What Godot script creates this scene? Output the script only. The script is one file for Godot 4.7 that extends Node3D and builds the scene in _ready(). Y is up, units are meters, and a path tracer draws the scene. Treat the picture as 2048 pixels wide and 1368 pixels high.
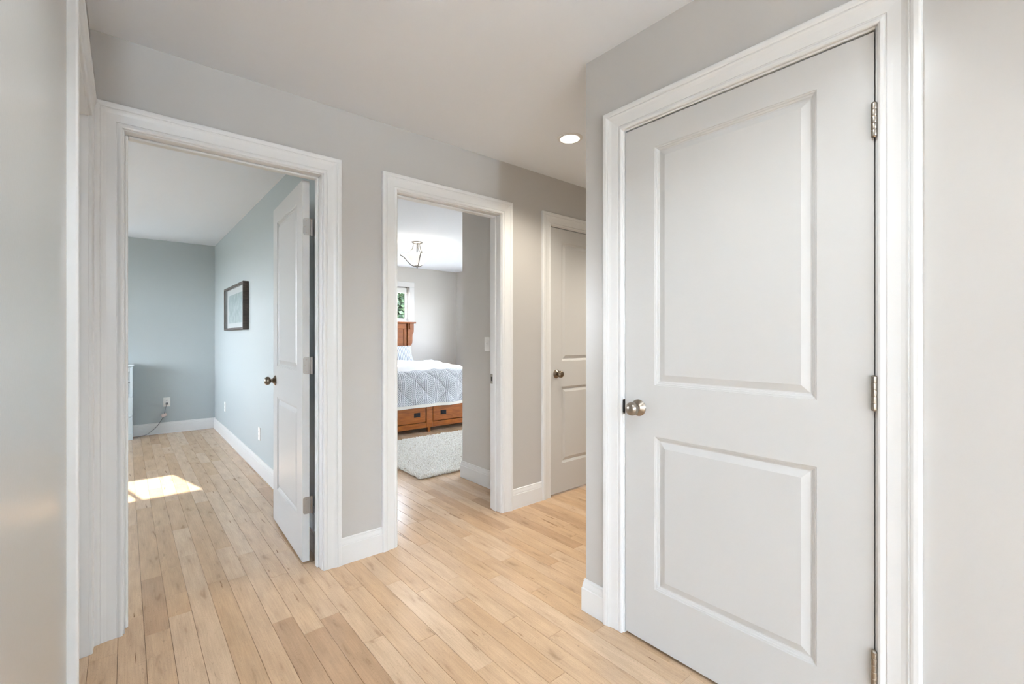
extends Node3D
# A hallway with two open doorways (a blue room, a bedroom) and two closed doors.
# Plan axes: x runs along the back wall, v (= -z) runs towards the back wall, h is height.

const W := 2048.0
const H := 1368.0
const FOCAL := 911.0        # pixels
const EYE := 1.22
const CEIL := 2.44
const BACK := 2.456         # hallway face of the back wall
const LEFT := -0.106        # hallway face of the left wall
const RIGHT := 1.57         # hallway face of the right wall
const WT := 0.115           # partition thickness
const OUTER := 7.25         # inner face of the outside wall
const HEAD := 2.066         # door head

var rng := RandomNumberGenerator.new()
var M := {}

# ---------------------------------------------------------------- mesh building
class MB:
	var v := PackedVector3Array()
	var n := PackedVector3Array()
	var uv := PackedVector2Array()
	var c := PackedColorArray()
	var tint := Color.WHITE
	func tri(a: Vector3, b: Vector3, d: Vector3, out: Vector3, ua := Vector2.ZERO, ub := Vector2.ZERO, ud := Vector2.ZERO) -> void:
		var nn := (d - a).cross(b - a)
		if nn.length_squared() < 1e-16:
			return
		nn = nn.normalized()
		if nn.dot(out) < 0.0:
			var t := b
			b = d
			d = t
			var tu := ub
			ub = ud
			ud = tu
			nn = -nn
		for p in [a, b, d]:
			v.append(p)
			n.append(nn)
			c.append(tint)
		uv.append(ua)
		uv.append(ub)
		uv.append(ud)
	func quad(a: Vector3, b: Vector3, d: Vector3, e: Vector3, out: Vector3, ua := Vector2.ZERO, ub := Vector2.ZERO, ud := Vector2.ZERO, ue := Vector2.ZERO) -> void:
		tri(a, b, d, out, ua, ub, ud)
		tri(a, d, e, out, ua, ud, ue)
	# smooth triangle with given normals
	func stri(a: Vector3, b: Vector3, d: Vector3, na: Vector3, nb: Vector3, nd: Vector3, ua := Vector2.ZERO, ub := Vector2.ZERO, ud := Vector2.ZERO) -> void:
		var nn := (d - a).cross(b - a)
		if nn.length_squared() < 1e-18:
			return
		if nn.dot(na + nb + nd) < 0.0:
			var t := b
			b = d
			d = t
			t = nb
			nb = nd
			nd = t
			var tu := ub
			ub = ud
			ud = tu
		v.append(a)
		v.append(b)
		v.append(d)
		n.append(na)
		n.append(nb)
		n.append(nd)
		uv.append(ua)
		uv.append(ub)
		uv.append(ud)
		for i in 3:
			c.append(tint)
	func squad(a, b, d, e, na, nb, nd, ne, ua := Vector2.ZERO, ub := Vector2.ZERO, ud := Vector2.ZERO, ue := Vector2.ZERO) -> void:
		stri(a, b, d, na, nb, nd, ua, ub, ud)
		stri(a, d, e, na, nd, ne, ua, ud, ue)
	# box in plan axes with chamfered edges
	func box(x0: float, x1: float, h0: float, h1: float, v0: float, v1: float, ch := 0.0) -> void:
		var lo := Vector3(minf(x0, x1), minf(h0, h1), -maxf(v0, v1))
		var hi := Vector3(maxf(x0, x1), maxf(h0, h1), -minf(v0, v1))
		cbox(lo, hi, ch, Transform3D())
	func cbox(lo: Vector3, hi: Vector3, ch: float, t: Transform3D) -> void:
		var mid := (lo + hi) / 2.0
		var half := (hi - lo) / 2.0
		ch = minf(ch, minf(half.x, minf(half.y, half.z)) * 0.99)
		for ax in 3:
			var b := (ax + 1) % 3
			var d := (ax + 2) % 3
			for s in [-1.0, 1.0]:
				var q := []
				for k in [[-1, -1], [1, -1], [1, 1], [-1, 1]]:
					var p := Vector3()
					p[ax] = s * half[ax]
					p[b] = k[0] * (half[b] - ch)
					p[d] = k[1] * (half[d] - ch)
					q.append(t * (mid + p))
				var o := Vector3()
				o[ax] = s
				quad(q[0], q[1], q[2], q[3], t.basis * o)
		if ch <= 0.0:
			return
		for ax in 3:
			var b := (ax + 1) % 3
			var d := (ax + 2) % 3
			for s in [-1.0, 1.0]:
				for r in [-1.0, 1.0]:
					var p1 := Vector3()
					p1[b] = s * half[b]
					p1[d] = r * (half[d] - ch)
					var p2 := Vector3()
					p2[b] = s * (half[b] - ch)
					p2[d] = r * half[d]
					var e := Vector3()
					e[ax] = half[ax] - ch
					var o := Vector3()
					o[b] = s
					o[d] = r
					quad(t * (mid + p1 - e), t * (mid + p1 + e), t * (mid + p2 + e), t * (mid + p2 - e), t.basis * o)
		for sx in [-1.0, 1.0]:
			for sy in [-1.0, 1.0]:
				for sz in [-1.0, 1.0]:
					var s := Vector3(sx, sy, sz)
					var k := half - Vector3(ch, ch, ch)
					tri(t * (mid + s * Vector3(half.x, k.y, k.z)), t * (mid + s * Vector3(k.x, half.y, k.z)), t * (mid + s * Vector3(k.x, k.y, half.z)), t.basis * s)
	# a closed profile (w along A, t along T) carried from S(w, t) to E(w, t)
	func strip(prof: Array, A: Vector3, T: Vector3, S: Callable, E: Callable) -> void:
		var area := 0.0
		var m := prof.size()
		for i in m:
			var p: Vector2 = prof[i]
			var q: Vector2 = prof[(i + 1) % m]
			area += p.cross(q)
		var sg := signf(area)
		var run: Vector3 = (E.call(0.0, 0.0) - S.call(0.0, 0.0)).normalized()
		var poly := PackedVector2Array()
		for i in m:
			var p: Vector2 = prof[i]
			var q: Vector2 = prof[(i + 1) % m]
			poly.append(p)
			var o := (A * (q.y - p.y) - T * (q.x - p.x)) * sg
			quad(S.call(p.x, p.y), S.call(q.x, q.y), E.call(q.x, q.y), E.call(p.x, p.y), o)
		var ids := Geometry2D.triangulate_polygon(poly)
		for i in range(0, ids.size(), 3):
			var a := poly[ids[i]]
			var b := poly[ids[i + 1]]
			var d := poly[ids[i + 2]]
			tri(S.call(a.x, a.y), S.call(b.x, b.y), S.call(d.x, d.y), -run)
			tri(E.call(a.x, a.y), E.call(b.x, b.y), E.call(d.x, d.y), run)
	# profile of (radius, along) turned about the y axis of t
	func lathe(prof: Array, t: Transform3D, segs := 24) -> void:
		var m := prof.size()
		var nr := []
		for i in m:
			var a: Vector2 = prof[maxi(i - 1, 0)]
			var b: Vector2 = prof[mini(i + 1, m - 1)]
			var e := (b - a).normalized()
			nr.append(Vector2(e.y, -e.x))
		for i in m - 1:
			var p: Vector2 = prof[i]
			var q: Vector2 = prof[i + 1]
			var e := (q - p).normalized()
			var fl := Vector2(e.y, -e.x)
			var n0: Vector2 = nr[i] if nr[i].dot(fl) > 0.8 else fl
			var n1: Vector2 = nr[i + 1] if nr[i + 1].dot(fl) > 0.8 else fl
			for k in segs:
				var a0 := TAU * k / segs
				var a1 := TAU * (k + 1) / segs
				var d0 := Vector3(cos(a0), 0, sin(a0))
				var d1 := Vector3(cos(a1), 0, sin(a1))
				var up := Vector3.UP
				squad(t * (d0 * p.x + up * p.y), t * (d1 * p.x + up * p.y), t * (d1 * q.x + up * q.y), t * (d0 * q.x + up * q.y),
					t.basis * (d0 * n0.x + up * n0.y), t.basis * (d1 * n0.x + up * n0.y), t.basis * (d1 * n1.x + up * n1.y), t.basis * (d0 * n1.x + up * n1.y))
	func tube(pts: Array, r: float, segs := 8, r_end := -1.0) -> void:
		var m := pts.size()
		var rings := []
		var dirs := []
		var side := Vector3.ZERO
		for i in m:
			var d: Vector3 = (pts[mini(i + 1, m - 1)] - pts[maxi(i - 1, 0)]).normalized()
			if side == Vector3.ZERO:
				side = d.cross(Vector3.UP if absf(d.y) < 0.9 else Vector3.RIGHT).normalized()
			side = (side - d * side.dot(d)).normalized()
			var other := d.cross(side)
			var rr := r if r_end < 0.0 else lerpf(r, r_end, float(i) / (m - 1))
			var ring := []
			var nn := []
			for k in segs:
				var a := TAU * k / segs
				var o := side * cos(a) + other * sin(a)
				nn.append(o)
				ring.append(pts[i] + o * rr)
			rings.append(ring)
			dirs.append(nn)
		for i in m - 1:
			for k in segs:
				var j := (k + 1) % segs
				squad(rings[i][k], rings[i][j], rings[i + 1][j], rings[i + 1][k], dirs[i][k], dirs[i][j], dirs[i + 1][j], dirs[i + 1][k])
		for k in range(1, segs - 1):
			tri(rings[0][0], rings[0][k], rings[0][k + 1], pts[0] - pts[1])
			tri(rings[m - 1][0], rings[m - 1][k], rings[m - 1][k + 1], pts[m - 1] - pts[m - 2])
	# a smooth grid of points with uv
	func grid(pts: Array, uvs: Array, nu: int, nv: int, hint: Vector3) -> void:
		var nn := []
		for j in nv:
			for i in nu:
				var a: Vector3 = pts[j * nu + mini(i + 1, nu - 1)] - pts[j * nu + maxi(i - 1, 0)]
				var b: Vector3 = pts[mini(j + 1, nv - 1) * nu + i] - pts[maxi(j - 1, 0) * nu + i]
				nn.append(a.cross(b).normalized())
		var sg := 1.0
		var sum := Vector3.ZERO
		for x in nn:
			sum += x
		if sum.dot(hint) < 0.0:
			sg = -1.0
		for j in nv - 1:
			for i in nu - 1:
				var k := [j * nu + i, j * nu + i + 1, (j + 1) * nu + i + 1, (j + 1) * nu + i]
				squad(pts[k[0]], pts[k[1]], pts[k[2]], pts[k[3]], nn[k[0]] * sg, nn[k[1]] * sg, nn[k[2]] * sg, nn[k[3]] * sg, uvs[k[0]], uvs[k[1]], uvs[k[2]], uvs[k[3]])
	func mesh() -> ArrayMesh:
		var m := ArrayMesh.new()
		var a := []
		a.resize(Mesh.ARRAY_MAX)
		a[Mesh.ARRAY_VERTEX] = v
		a[Mesh.ARRAY_NORMAL] = n
		a[Mesh.ARRAY_TEX_UV] = uv
		a[Mesh.ARRAY_COLOR] = c
		m.add_surface_from_arrays(Mesh.PRIMITIVE_TRIANGLES, a)
		return m


func P(x: float, h: float, v: float) -> Vector3:
	return Vector3(x, h, -v)


func part(called: String, mb: MB, mat: Material, parent: Node = self, label := "") -> MeshInstance3D:
	var o := MeshInstance3D.new()
	o.name = called
	o.mesh = mb.mesh()
	o.material_override = mat
	parent.add_child(o, true)
	if label:
		o.set_meta("label", label)
	return o


func root(called: String, label: String, category: String, group := "", kind := "") -> Node3D:
	var o := Node3D.new()
	o.name = called
	add_child(o, true)
	tag(o, label, category, group, kind)
	return o


func tag(o: Node, label: String, category: String, group := "", kind := "") -> Node:
	o.set_meta("label", label)
	o.set_meta("category", category)
	if group:
		o.set_meta("group", group)
	if kind:
		o.set_meta("kind", kind)
	return o


func struct(called: String, mb: MB, mat: Material, label: String, category: String) -> MeshInstance3D:
	var o := part(called, mb, mat)
	tag(o, label, category, "", "structure")
	return o


# ---------------------------------------------------------------- materials
func mat(col: Color, rough: float, metal := 0.0, spec := 0.5) -> StandardMaterial3D:
	var m := StandardMaterial3D.new()
	m.albedo_color = col
	m.roughness = rough
	m.metallic = metal
	m.metallic_specular = spec
	return m


func noise_tex(freq: float, size := 512, octaves := 3, sd := 1) -> NoiseTexture2D:
	var f := FastNoiseLite.new()
	f.seed = sd
	f.frequency = freq
	f.fractal_octaves = octaves
	var t := NoiseTexture2D.new()
	t.width = size
	t.height = size
	t.seamless = true
	t.noise = f
	return t


func bumpy(m: StandardMaterial3D, t: Texture2D, depth_cm: float, scale: float) -> StandardMaterial3D:
	m.heightmap_enabled = true
	m.heightmap_texture = t
	m.heightmap_scale = depth_cm
	m.uv1_triplanar = true
	m.uv1_world_triplanar = true
	m.uv1_scale = Vector3.ONE * scale
	return m


func make_materials() -> void:
	var peel := noise_tex(0.09, 512, 2, 3)
	M.hall = bumpy(mat(Color8(188, 185, 181), 0.27), peel, 0.006, 2.2)
	M.bed_wall = bumpy(mat(Color8(206, 203, 198), 0.6), peel, 0.02, 2.2)
	M.blue = bumpy(mat(Color8(178, 187, 189), 0.5), peel, 0.02, 2.2)
	M.ceiling = mat(Color8(236, 241, 248), 0.9, 0.0, 0.3)
	M.trim = mat(Color8(224, 224, 223), 0.28)
	M.door = bumpy(mat(Color8(200, 199, 197), 0.36), noise_tex(0.05, 512, 3, 9), 0.008, 3.0)
	M.nickel = mat(Color8(158, 150, 140), 0.3, 1.0)
	M.steel = mat(Color8(160, 155, 149), 0.34, 1.0)
	M.pewter = mat(Color8(112, 110, 108), 0.3, 1.0)
	M.bronze = mat(Color8(128, 116, 102), 0.28, 1.0)
	M.black = mat(Color8(22, 20, 19), 0.6)
	M.plastic = mat(Color8(240, 239, 236), 0.35)
	M.outside = mat(Color8(205, 205, 200), 0.8)
	M.glass = mat(Color(1, 1, 1, 0.004), 0.0)
	M.glass.transparency = BaseMaterial3D.TRANSPARENCY_ALPHA
	# maple boards: grain in the texture, board tone in the vertex colour
	M.maple = mat(Color.WHITE, 0.2)
	M.maple.albedo_texture = maple_texture()
	M.maple.vertex_color_use_as_albedo = true
	M.subfloor = mat(Color8(70, 52, 38), 0.9)
	M.cherry = mat(Color.WHITE, 0.32)
	M.cherry.albedo_texture = grain_texture(Color8(122, 64, 20), Color8(164, 96, 38), 21)
	M.cherry.uv1_triplanar = true
	M.cherry.uv1_scale = Vector3(1.2, 1.2, 1.2)
	M.iron = mat(Color8(34, 34, 36), 0.45, 0.6)
	M.quilt = mat(Color.WHITE, 0.95)
	M.quilt.albedo_texture = quilt_texture()
	M.quilt.heightmap_enabled = true
	M.quilt.heightmap_texture = puff_texture()
	M.quilt.heightmap_scale = 1.6
	M.quilt.rim_enabled = true
	M.quilt.rim = 0.3
	M.linen = mat(Color8(228, 228, 228), 0.95)
	M.fleece = bumpy(mat(Color8(232, 228, 218), 1.0), noise_tex(0.12, 256, 2, 5), 0.5, 6.0)
	M.pillow = mat(Color.WHITE, 0.95)
	M.pillow.albedo_texture = stripe_texture()
	M.rug_base = mat(Color8(196, 188, 174), 1.0)
	M.pile = mat(Color.WHITE, 1.0)
	M.pile.vertex_color_use_as_albedo = true
	M.frame = mat(Color.WHITE, 0.6)
	M.frame.albedo_texture = grain_texture(Color8(52, 44, 38), Color8(84, 74, 66), 33)
	M.frame.uv1_triplanar = true
	M.frame.uv1_scale = Vector3(2, 2, 2)
	M.mat_board = mat(Color8(214, 219, 220), 0.8)
	M.print = mat(Color.WHITE, 0.7)
	M.print.albedo_texture = print_texture()
	M.cabinet = mat(Color8(206, 217, 220), 0.4)
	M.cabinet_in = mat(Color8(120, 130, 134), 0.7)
	M.cord = mat(Color8(120, 124, 126), 0.6)
	M.adapter = mat(Color8(214, 196, 190), 0.5)
	M.leaf = mat(Color.WHITE, 0.6)
	M.leaf.vertex_color_use_as_albedo = true
	M.bark = mat(Color8(92, 78, 64), 0.9)
	M.paving = mat(Color8(118, 117, 106), 1.0)
	M.shade = mat(Color8(226, 226, 222), 0.8)


func bytes_image(w: int, h: int, data: PackedByteArray) -> ImageTexture:
	return ImageTexture.create_from_image(Image.create_from_data(w, h, false, Image.FORMAT_RGB8, data))


# u runs along the grain (2.4 m), eight boards lie side by side in v
func maple_texture() -> ImageTexture:
	var w := 1024
	var h := 1024
	var fib := FastNoiseLite.new()
	fib.seed = 11
	fib.frequency = 0.02
	fib.fractal_octaves = 4
	var ring := FastNoiseLite.new()
	ring.seed = 12
	ring.frequency = 0.006
	ring.fractal_octaves = 2
	var cloud := FastNoiseLite.new()
	cloud.seed = 13
	cloud.frequency = 0.008
	cloud.fractal_octaves = 3
	var r2 := RandomNumberGenerator.new()
	r2.seed = 5
	var val := PackedFloat32Array()
	val.resize(w * h)
	var brown := PackedFloat32Array()
	brown.resize(w * h)
	for j in h:
		var band := j / 128
		for i in w:
			var x := float(i) + band * 5000.0
			var y := float(j)
			var f := fib.get_noise_2d(x * 0.6, y * 5.0)
			var rn := ring.get_noise_2d(x * 0.7, y * 1.6)
			var s := absf(fposmod(rn * 16.0, 1.0) - 0.5) * 2.0
			var line := smoothstep(0.86, 1.0, s)
			var cl := cloud.get_noise_2d(x * 0.9, y * 1.5 + 900.0)
			val[j * w + i] = 0.94 + 0.045 * f - 0.1 * line + 0.05 * cl
			brown[j * w + i] = smoothstep(0.42, 0.85, cl * -1.0 + 0.2 * f) * 0.28
	for k in 10:
		var cx := r2.randf() * w
		var band := r2.randi() % 8
		var cy := band * 128.0 + r2.randf_range(8.0, 120.0)
		var big := r2.randf() < 0.3
		var ru := r2.randf_range(26.0, 70.0) if big else r2.randf_range(6.0, 26.0)
		var rv := r2.randf_range(6.0, 15.0) if big else r2.randf_range(2.0, 6.0)
		var tilt := r2.randf_range(-0.25, 0.25)
		var amt := r2.randf_range(0.35, 0.95)
		for dj in range(-40, 41):
			var jj := int(cy) + dj
			if jj < band * 128 or jj >= (band + 1) * 128:
				continue
			for di in range(-90, 91):
				var ii := posmod(int(cx) + di, w)
				var e := pow(di / ru, 2.0) + pow((dj - di * tilt) / rv, 2.0)
				var wob := fib.get_noise_2d(ii * 2.5, jj * 9.0)
				var a := clampf(1.1 - e + wob * 1.2, 0.0, 1.0) * amt
				var at := jj * w + ii
				brown[at] = maxf(brown[at], a)
	var data := PackedByteArray()
	data.resize(w * h * 3)
	for k in w * h:
		var b := val[k]
		var d := brown[k]
		data[k * 3] = int(clampf(b * (1.0 - 0.42 * d), 0.0, 1.0) * 255.0)
		data[k * 3 + 1] = int(clampf(b * (1.0 - 0.5 * d), 0.0, 1.0) * 255.0)
		data[k * 3 + 2] = int(clampf(b * (1.0 - 0.56 * d), 0.0, 1.0) * 255.0)
	return bytes_image(w, h, data)


func grain_texture(dark: Color, light: Color, sd: int) -> ImageTexture:
	var f := FastNoiseLite.new()
	f.seed = sd
	f.frequency = 0.03
	f.fractal_octaves = 4
	var data := PackedByteArray()
	for j in 256:
		for i in 256:
			var t := clampf(0.5 + 0.6 * f.get_noise_2d(i * 0.5, j * 4.0) + 0.35 * f.get_noise_2d(i * 0.4 + 500.0, j * 0.8), 0.0, 1.0)
			var c := dark.lerp(light, t)
			data.append(int(c.r * 255))
			data.append(int(c.g * 255))
			data.append(int(c.b * 255))
	return bytes_image(256, 256, data)


# knit-like bands of diamonds and zigzags, half a metre to the tile
func quilt_texture() -> ImageTexture:
	var n := 512
	var data := PackedByteArray()
	var f := FastNoiseLite.new()
	f.seed = 8
	f.frequency = 0.2
	var pale := Color8(226, 228, 229)
	var deep := Color8(92, 97, 104)
	for j in n:
		for i in n:
			var band := i / 128
			var x := i % 128
			var on := 0.25
			if x < 10 or x >= 118:
				on = 0.15 + 0.5 * float((j / 5) % 2)
			elif x < 16 or (x >= 112):
				on = 0.85
			elif x < 22 or x >= 106:
				on = 0.1
			elif band % 2 == 0:
				var dx := absf(x - 64.0)
				var dy := absf(fposmod(j, 64.0) - 32.0)
				var d := dx * 0.8 + dy
				on = 0.85 if fposmod(d, 16.0) < 6.5 else 0.2
			else:
				var zig := fposmod(j + absf(fposmod(x, 42.0) - 21.0) * 1.2, 22.0)
				on = 0.85 if zig < 8.0 else 0.25
			on = clampf(on + 0.25 * f.get_noise_2d(i, j), 0.0, 1.0)
			var c := pale.lerp(deep, on)
			data.append(int(c.r * 255))
			data.append(int(c.g * 255))
			data.append(int(c.b * 255))
	return bytes_image(n, n, data)


# padded lozenges between stitched diagonals
func puff_texture() -> ImageTexture:
	var data := PackedByteArray()
	for j in 256:
		for i in 256:
			var a := absf(fposmod((i + j) * 2.0 / 256.0, 1.0) - 0.5) * 2.0
			var b := absf(fposmod((i - j) * 2.0 / 256.0, 1.0) - 0.5) * 2.0
			var h := int(255.0 * sqrt(clampf((1.0 - a * a) * (1.0 - b * b), 0.0, 1.0)))
			data.append(h)
			data.append(h)
			data.append(h)
	return bytes_image(256, 256, data)


func stripe_texture() -> ImageTexture:
	var data := PackedByteArray()
	for j in 64:
		for i in 64:
			var c := Color8(112, 124, 146) if i % 16 < 5 else Color8(220, 224, 230)
			data.append(int(c.r * 255))
			data.append(int(c.g * 255))
			data.append(int(c.b * 255))
	return bytes_image(64, 64, data)


# a grey-green misty print
func print_texture() -> ImageTexture:
	var f := FastNoiseLite.new()
	f.seed = 4
	f.frequency = 0.02
	f.fractal_octaves = 4
	var data := PackedByteArray()
	for j in 160:
		for i in 384:
			var t := 0.5 + 0.45 * f.get_noise_2d(i * 3.0, j * 0.7) + 0.3 * f.get_noise_2d(i, j * 1.4 + 400.0)
			t += 0.25 * (j / 160.0 - 0.3)
			var c := Color8(112, 136, 142).lerp(Color8(196, 210, 210), clampf(t, 0.0, 1.0))
			if i % 96 < 3 and i > 20:
				c = Color8(104, 126, 132)
			data.append(int(c.r * 255))
			data.append(int(c.g * 255))
			data.append(int(c.b * 255))
	return bytes_image(384, 160, data)


# ---------------------------------------------------------------- camera, sky, lights
func make_view() -> void:
	var cam := Camera3D.new()
	cam.name = "camera"
	add_child(cam)
	var near := 0.03
	cam.set_frustum(2.0 * near * (H / 2.0) / FOCAL, Vector2(0.0, -10.0 / FOCAL * near), near, 120.0)
	cam.position = P(0, EYE, 0)
	cam.rotation.y = -atan(774.0 / FOCAL)
	cam.current = true

	var env := Environment.new()
	env.background_mode = Environment.BG_SKY
	var sky := Sky.new()
	var sm := ProceduralSkyMaterial.new()
	sm.sky_top_color = Color(0.76, 0.81, 0.88)
	sm.sky_horizon_color = Color(0.92, 0.94, 0.96)
	sm.ground_bottom_color = Color(0.35, 0.36, 0.3)
	sm.ground_horizon_color = Color(0.7, 0.72, 0.7)
	sm.sky_energy_multiplier = 3.0
	sm.ground_energy_multiplier = 2.0
	sky.sky_material = sm
	env.sky = sky
	env.tonemap_mode = Environment.TONE_MAPPER_LINEAR
	env.tonemap_exposure = 2.65
	env.sdfgi_enabled = true
	env.ssao_enabled = true
	env.ssil_enabled = true
	var we := WorldEnvironment.new()
	we.name = "environment"
	we.environment = env
	add_child(we)

	# the sun stands behind the outside wall: its patch on the blue room's floor gives the direction
	var sun := DirectionalLight3D.new()
	sun.name = "sun"
	sun.light_color = Color(1.0, 0.965, 0.91)
	sun.light_energy = 3.0
	sun.light_angular_distance = 0.6
	sun.shadow_enabled = true
	sun.sky_mode = DirectionalLight3D.SKY_MODE_LIGHT_ONLY
	add_child(sun)
	var el := deg_to_rad(31.5)
	var dir := P(0.229 * cos(el), -sin(el), -0.973 * cos(el))
	sun.look_at_from_position(Vector3(0, 8, 0), Vector3(0, 8, 0) + dir, Vector3.UP)


# flat ceiling lamp: white ring, glowing lens, light of the lens's size just below it
func downlight(x: float, v: float, energy: float, col: Color, label: String, cone := 58.0, soft := 1.0) -> void:
	var o := root("recessed_light", label, "ceiling light", "recessed hallway lights")
	o.position = P(x, CEIL, v)
	var ring := MB.new()
	ring.lathe([Vector2(0.058, -0.001), Vector2(0.058, -0.007), Vector2(0.064, -0.009), Vector2(0.076, -0.004), Vector2(0.078, 0.0)], Transform3D(), 40)
	part("trim_ring", ring, M.trim, o)
	var lens := MB.new()
	lens.lathe([Vector2(0.0, -0.0055), Vector2(0.04, -0.0055), Vector2(0.058, -0.0045)], Transform3D(), 40)
	var lm := mat(Color8(250, 248, 240), 0.5)
	lm.emission_enabled = true
	lm.emission = Color(1.0, 0.96, 0.9)
	lm.emission_energy_multiplier = 3.0
	part("lens", lens, lm, o)
	var l := SpotLight3D.new()
	l.name = "lens_light"
	l.spot_angle = cone
	l.spot_angle_attenuation = soft
	l.light_size = 0.05
	l.light_color = col
	l.light_energy = energy
	l.spot_range = 12.0
	l.spot_attenuation = 2.0
	l.shadow_enabled = true
	o.add_child(l)
	l.position = Vector3(0, -0.011, 0)
	l.rotation.x = -PI / 2


# added uplighter, stands in for light bounced off the ceiling: opaque bowl, glowing lens, light just above it
func added_uplighter(x: float, v: float, energy: float) -> void:
	var o := root("added_fill_lamp", "added uplighter out of view, fills in light on the hallway ceiling", "added fill lamp")
	o.position = P(x, 0, v)
	var mb := MB.new()
	mb.lathe([Vector2(0.14, 0.0), Vector2(0.14, 0.012), Vector2(0.12, 0.022), Vector2(0.02, 0.03), Vector2(0.0, 0.03)], Transform3D(), 32)
	part("base", mb, M.bronze, o)
	mb = MB.new()
	mb.tube([Vector3(0, 0.02, 0), Vector3(0, 1.74, 0)], 0.012, 12)
	part("pole", mb, M.bronze, o)
	mb = MB.new()
	mb.lathe([Vector2(0.0, 1.72), Vector2(0.04, 1.725), Vector2(0.10, 1.755), Vector2(0.15, 1.80), Vector2(0.165, 1.82), Vector2(0.16, 1.82), Vector2(0.145, 1.80)], Transform3D(), 32)
	part("lamp_shade", mb, M.bronze, o)
	mb = MB.new()
	mb.lathe([Vector2(0.0, 1.802), Vector2(0.147, 1.802)], Transform3D(), 32)
	var lm := mat(Color8(250, 250, 248), 0.5)
	lm.emission_enabled = true
	lm.emission = Color(0.95, 0.97, 1.0)
	lm.emission_energy_multiplier = 3.0
	part("lens", mb, lm, o)
	var l := AreaLight3D.new()
	l.name = "fill_uplight"
	l.area_size = Vector2(0.24, 0.24)
	l.light_color = Color(0.88, 0.945, 1.0)
	l.light_energy = energy
	l.area_range = 12.0
	l.shadow_enabled = true
	o.add_child(l)
	l.position = Vector3(0, 1.825, 0)
	l.rotation.x = PI / 2


# ---------------------------------------------------------------- floor
func hidden(x: float, v: float) -> bool:
	# does a wall stand between the eye and this spot of floor, seen in plan
	if v < 0.3:
		return true
	if x > RIGHT and v < 1.337:
		return true
	if x > RIGHT and v / x < 1.337 / RIGHT:
		return true
	if x < LEFT:
		return true
	if v > BACK:
		var a := x / v
		var in1 := a * BACK > -0.0 and a * (BACK + WT) < 0.79 and x < 0.92
		var in2 := a * BACK > 1.2 and a * (BACK + WT) < 1.99 and x > 1.04
		if in2 and x > 2.245 and (v < 3.31 or a * 3.31 > 2.25):
			return true
		if in2 and v > 5.6:
			return true
		return not (in1 or in2)
	return false


func on_screen(x: float, v: float) -> Vector2:
	var a := atan(774.0 / FOCAL)
	var r := x * cos(a) - v * sin(a)
	var d := x * sin(a) + v * cos(a)
	if d < 0.2:
		return Vector2(-9999, -9999)
	return Vector2(W / 2 + FOCAL * r / d, 674.0 + FOCAL * EYE / d)


func plank_mesh(mb: MB, x0: float, x1: float, v0: float, v1: float, shift: Vector3) -> void:
	var ch := 0.0011
	var g := 0.00045
	x0 += g
	x1 -= g
	v0 += g
	v1 -= g
	var band := rng.randi() % 8
	var u0 := rng.randf()
	var flip := rng.randf() < 0.5
	var uvf := func(x: float, v: float) -> Vector2:
		var t := (x - x0) / (x1 - x0)
		var s := u0 + (v - v0) / 2.4
		return Vector2(-s if flip else s, (band + 0.03 + 0.94 * t) / 8.0)
	var q := [Vector2(x0, v0), Vector2(x1, v0), Vector2(x1, v1), Vector2(x0, v1)]
	var i := [Vector2(x0 + ch, v0 + ch), Vector2(x1 - ch, v0 + ch), Vector2(x1 - ch, v1 - ch), Vector2(x0 + ch, v1 - ch)]
	var at := func(p: Vector2, h: float) -> Vector3: return P(p.x, h, p.y) - shift
	mb.quad(at.call(i[0], 0.0), at.call(i[1], 0.0), at.call(i[2], 0.0), at.call(i[3], 0.0), Vector3.UP, uvf.call(i[0].x, i[0].y), uvf.call(i[1].x, i[1].y), uvf.call(i[2].x, i[2].y), uvf.call(i[3].x, i[3].y))
	var mid := P((x0 + x1) / 2, -0.05, (v0 + v1) / 2) - shift
	for k in 4:
		var j := (k + 1) % 4
		var a: Vector2 = q[k]
		var b: Vector2 = q[j]
		var ia: Vector2 = i[k]
		var ib: Vector2 = i[j]
		var ua: Vector2 = uvf.call(ia.x, ia.y)
		var ub: Vector2 = uvf.call(ib.x, ib.y)
		var o: Vector3 = (at.call(a, 0.0) + at.call(b, 0.0)) / 2.0 - mid
		mb.quad(at.call(ia, 0.0), at.call(ib, 0.0), at.call(b, -ch), at.call(a, -ch), o, ua, ub, ub, ua)
		mb.quad(at.call(a, -ch), at.call(b, -ch), at.call(b, -0.012), at.call(a, -0.012), o * Vector3(1, 0, 1), ua, ub, ub, ua)


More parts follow.
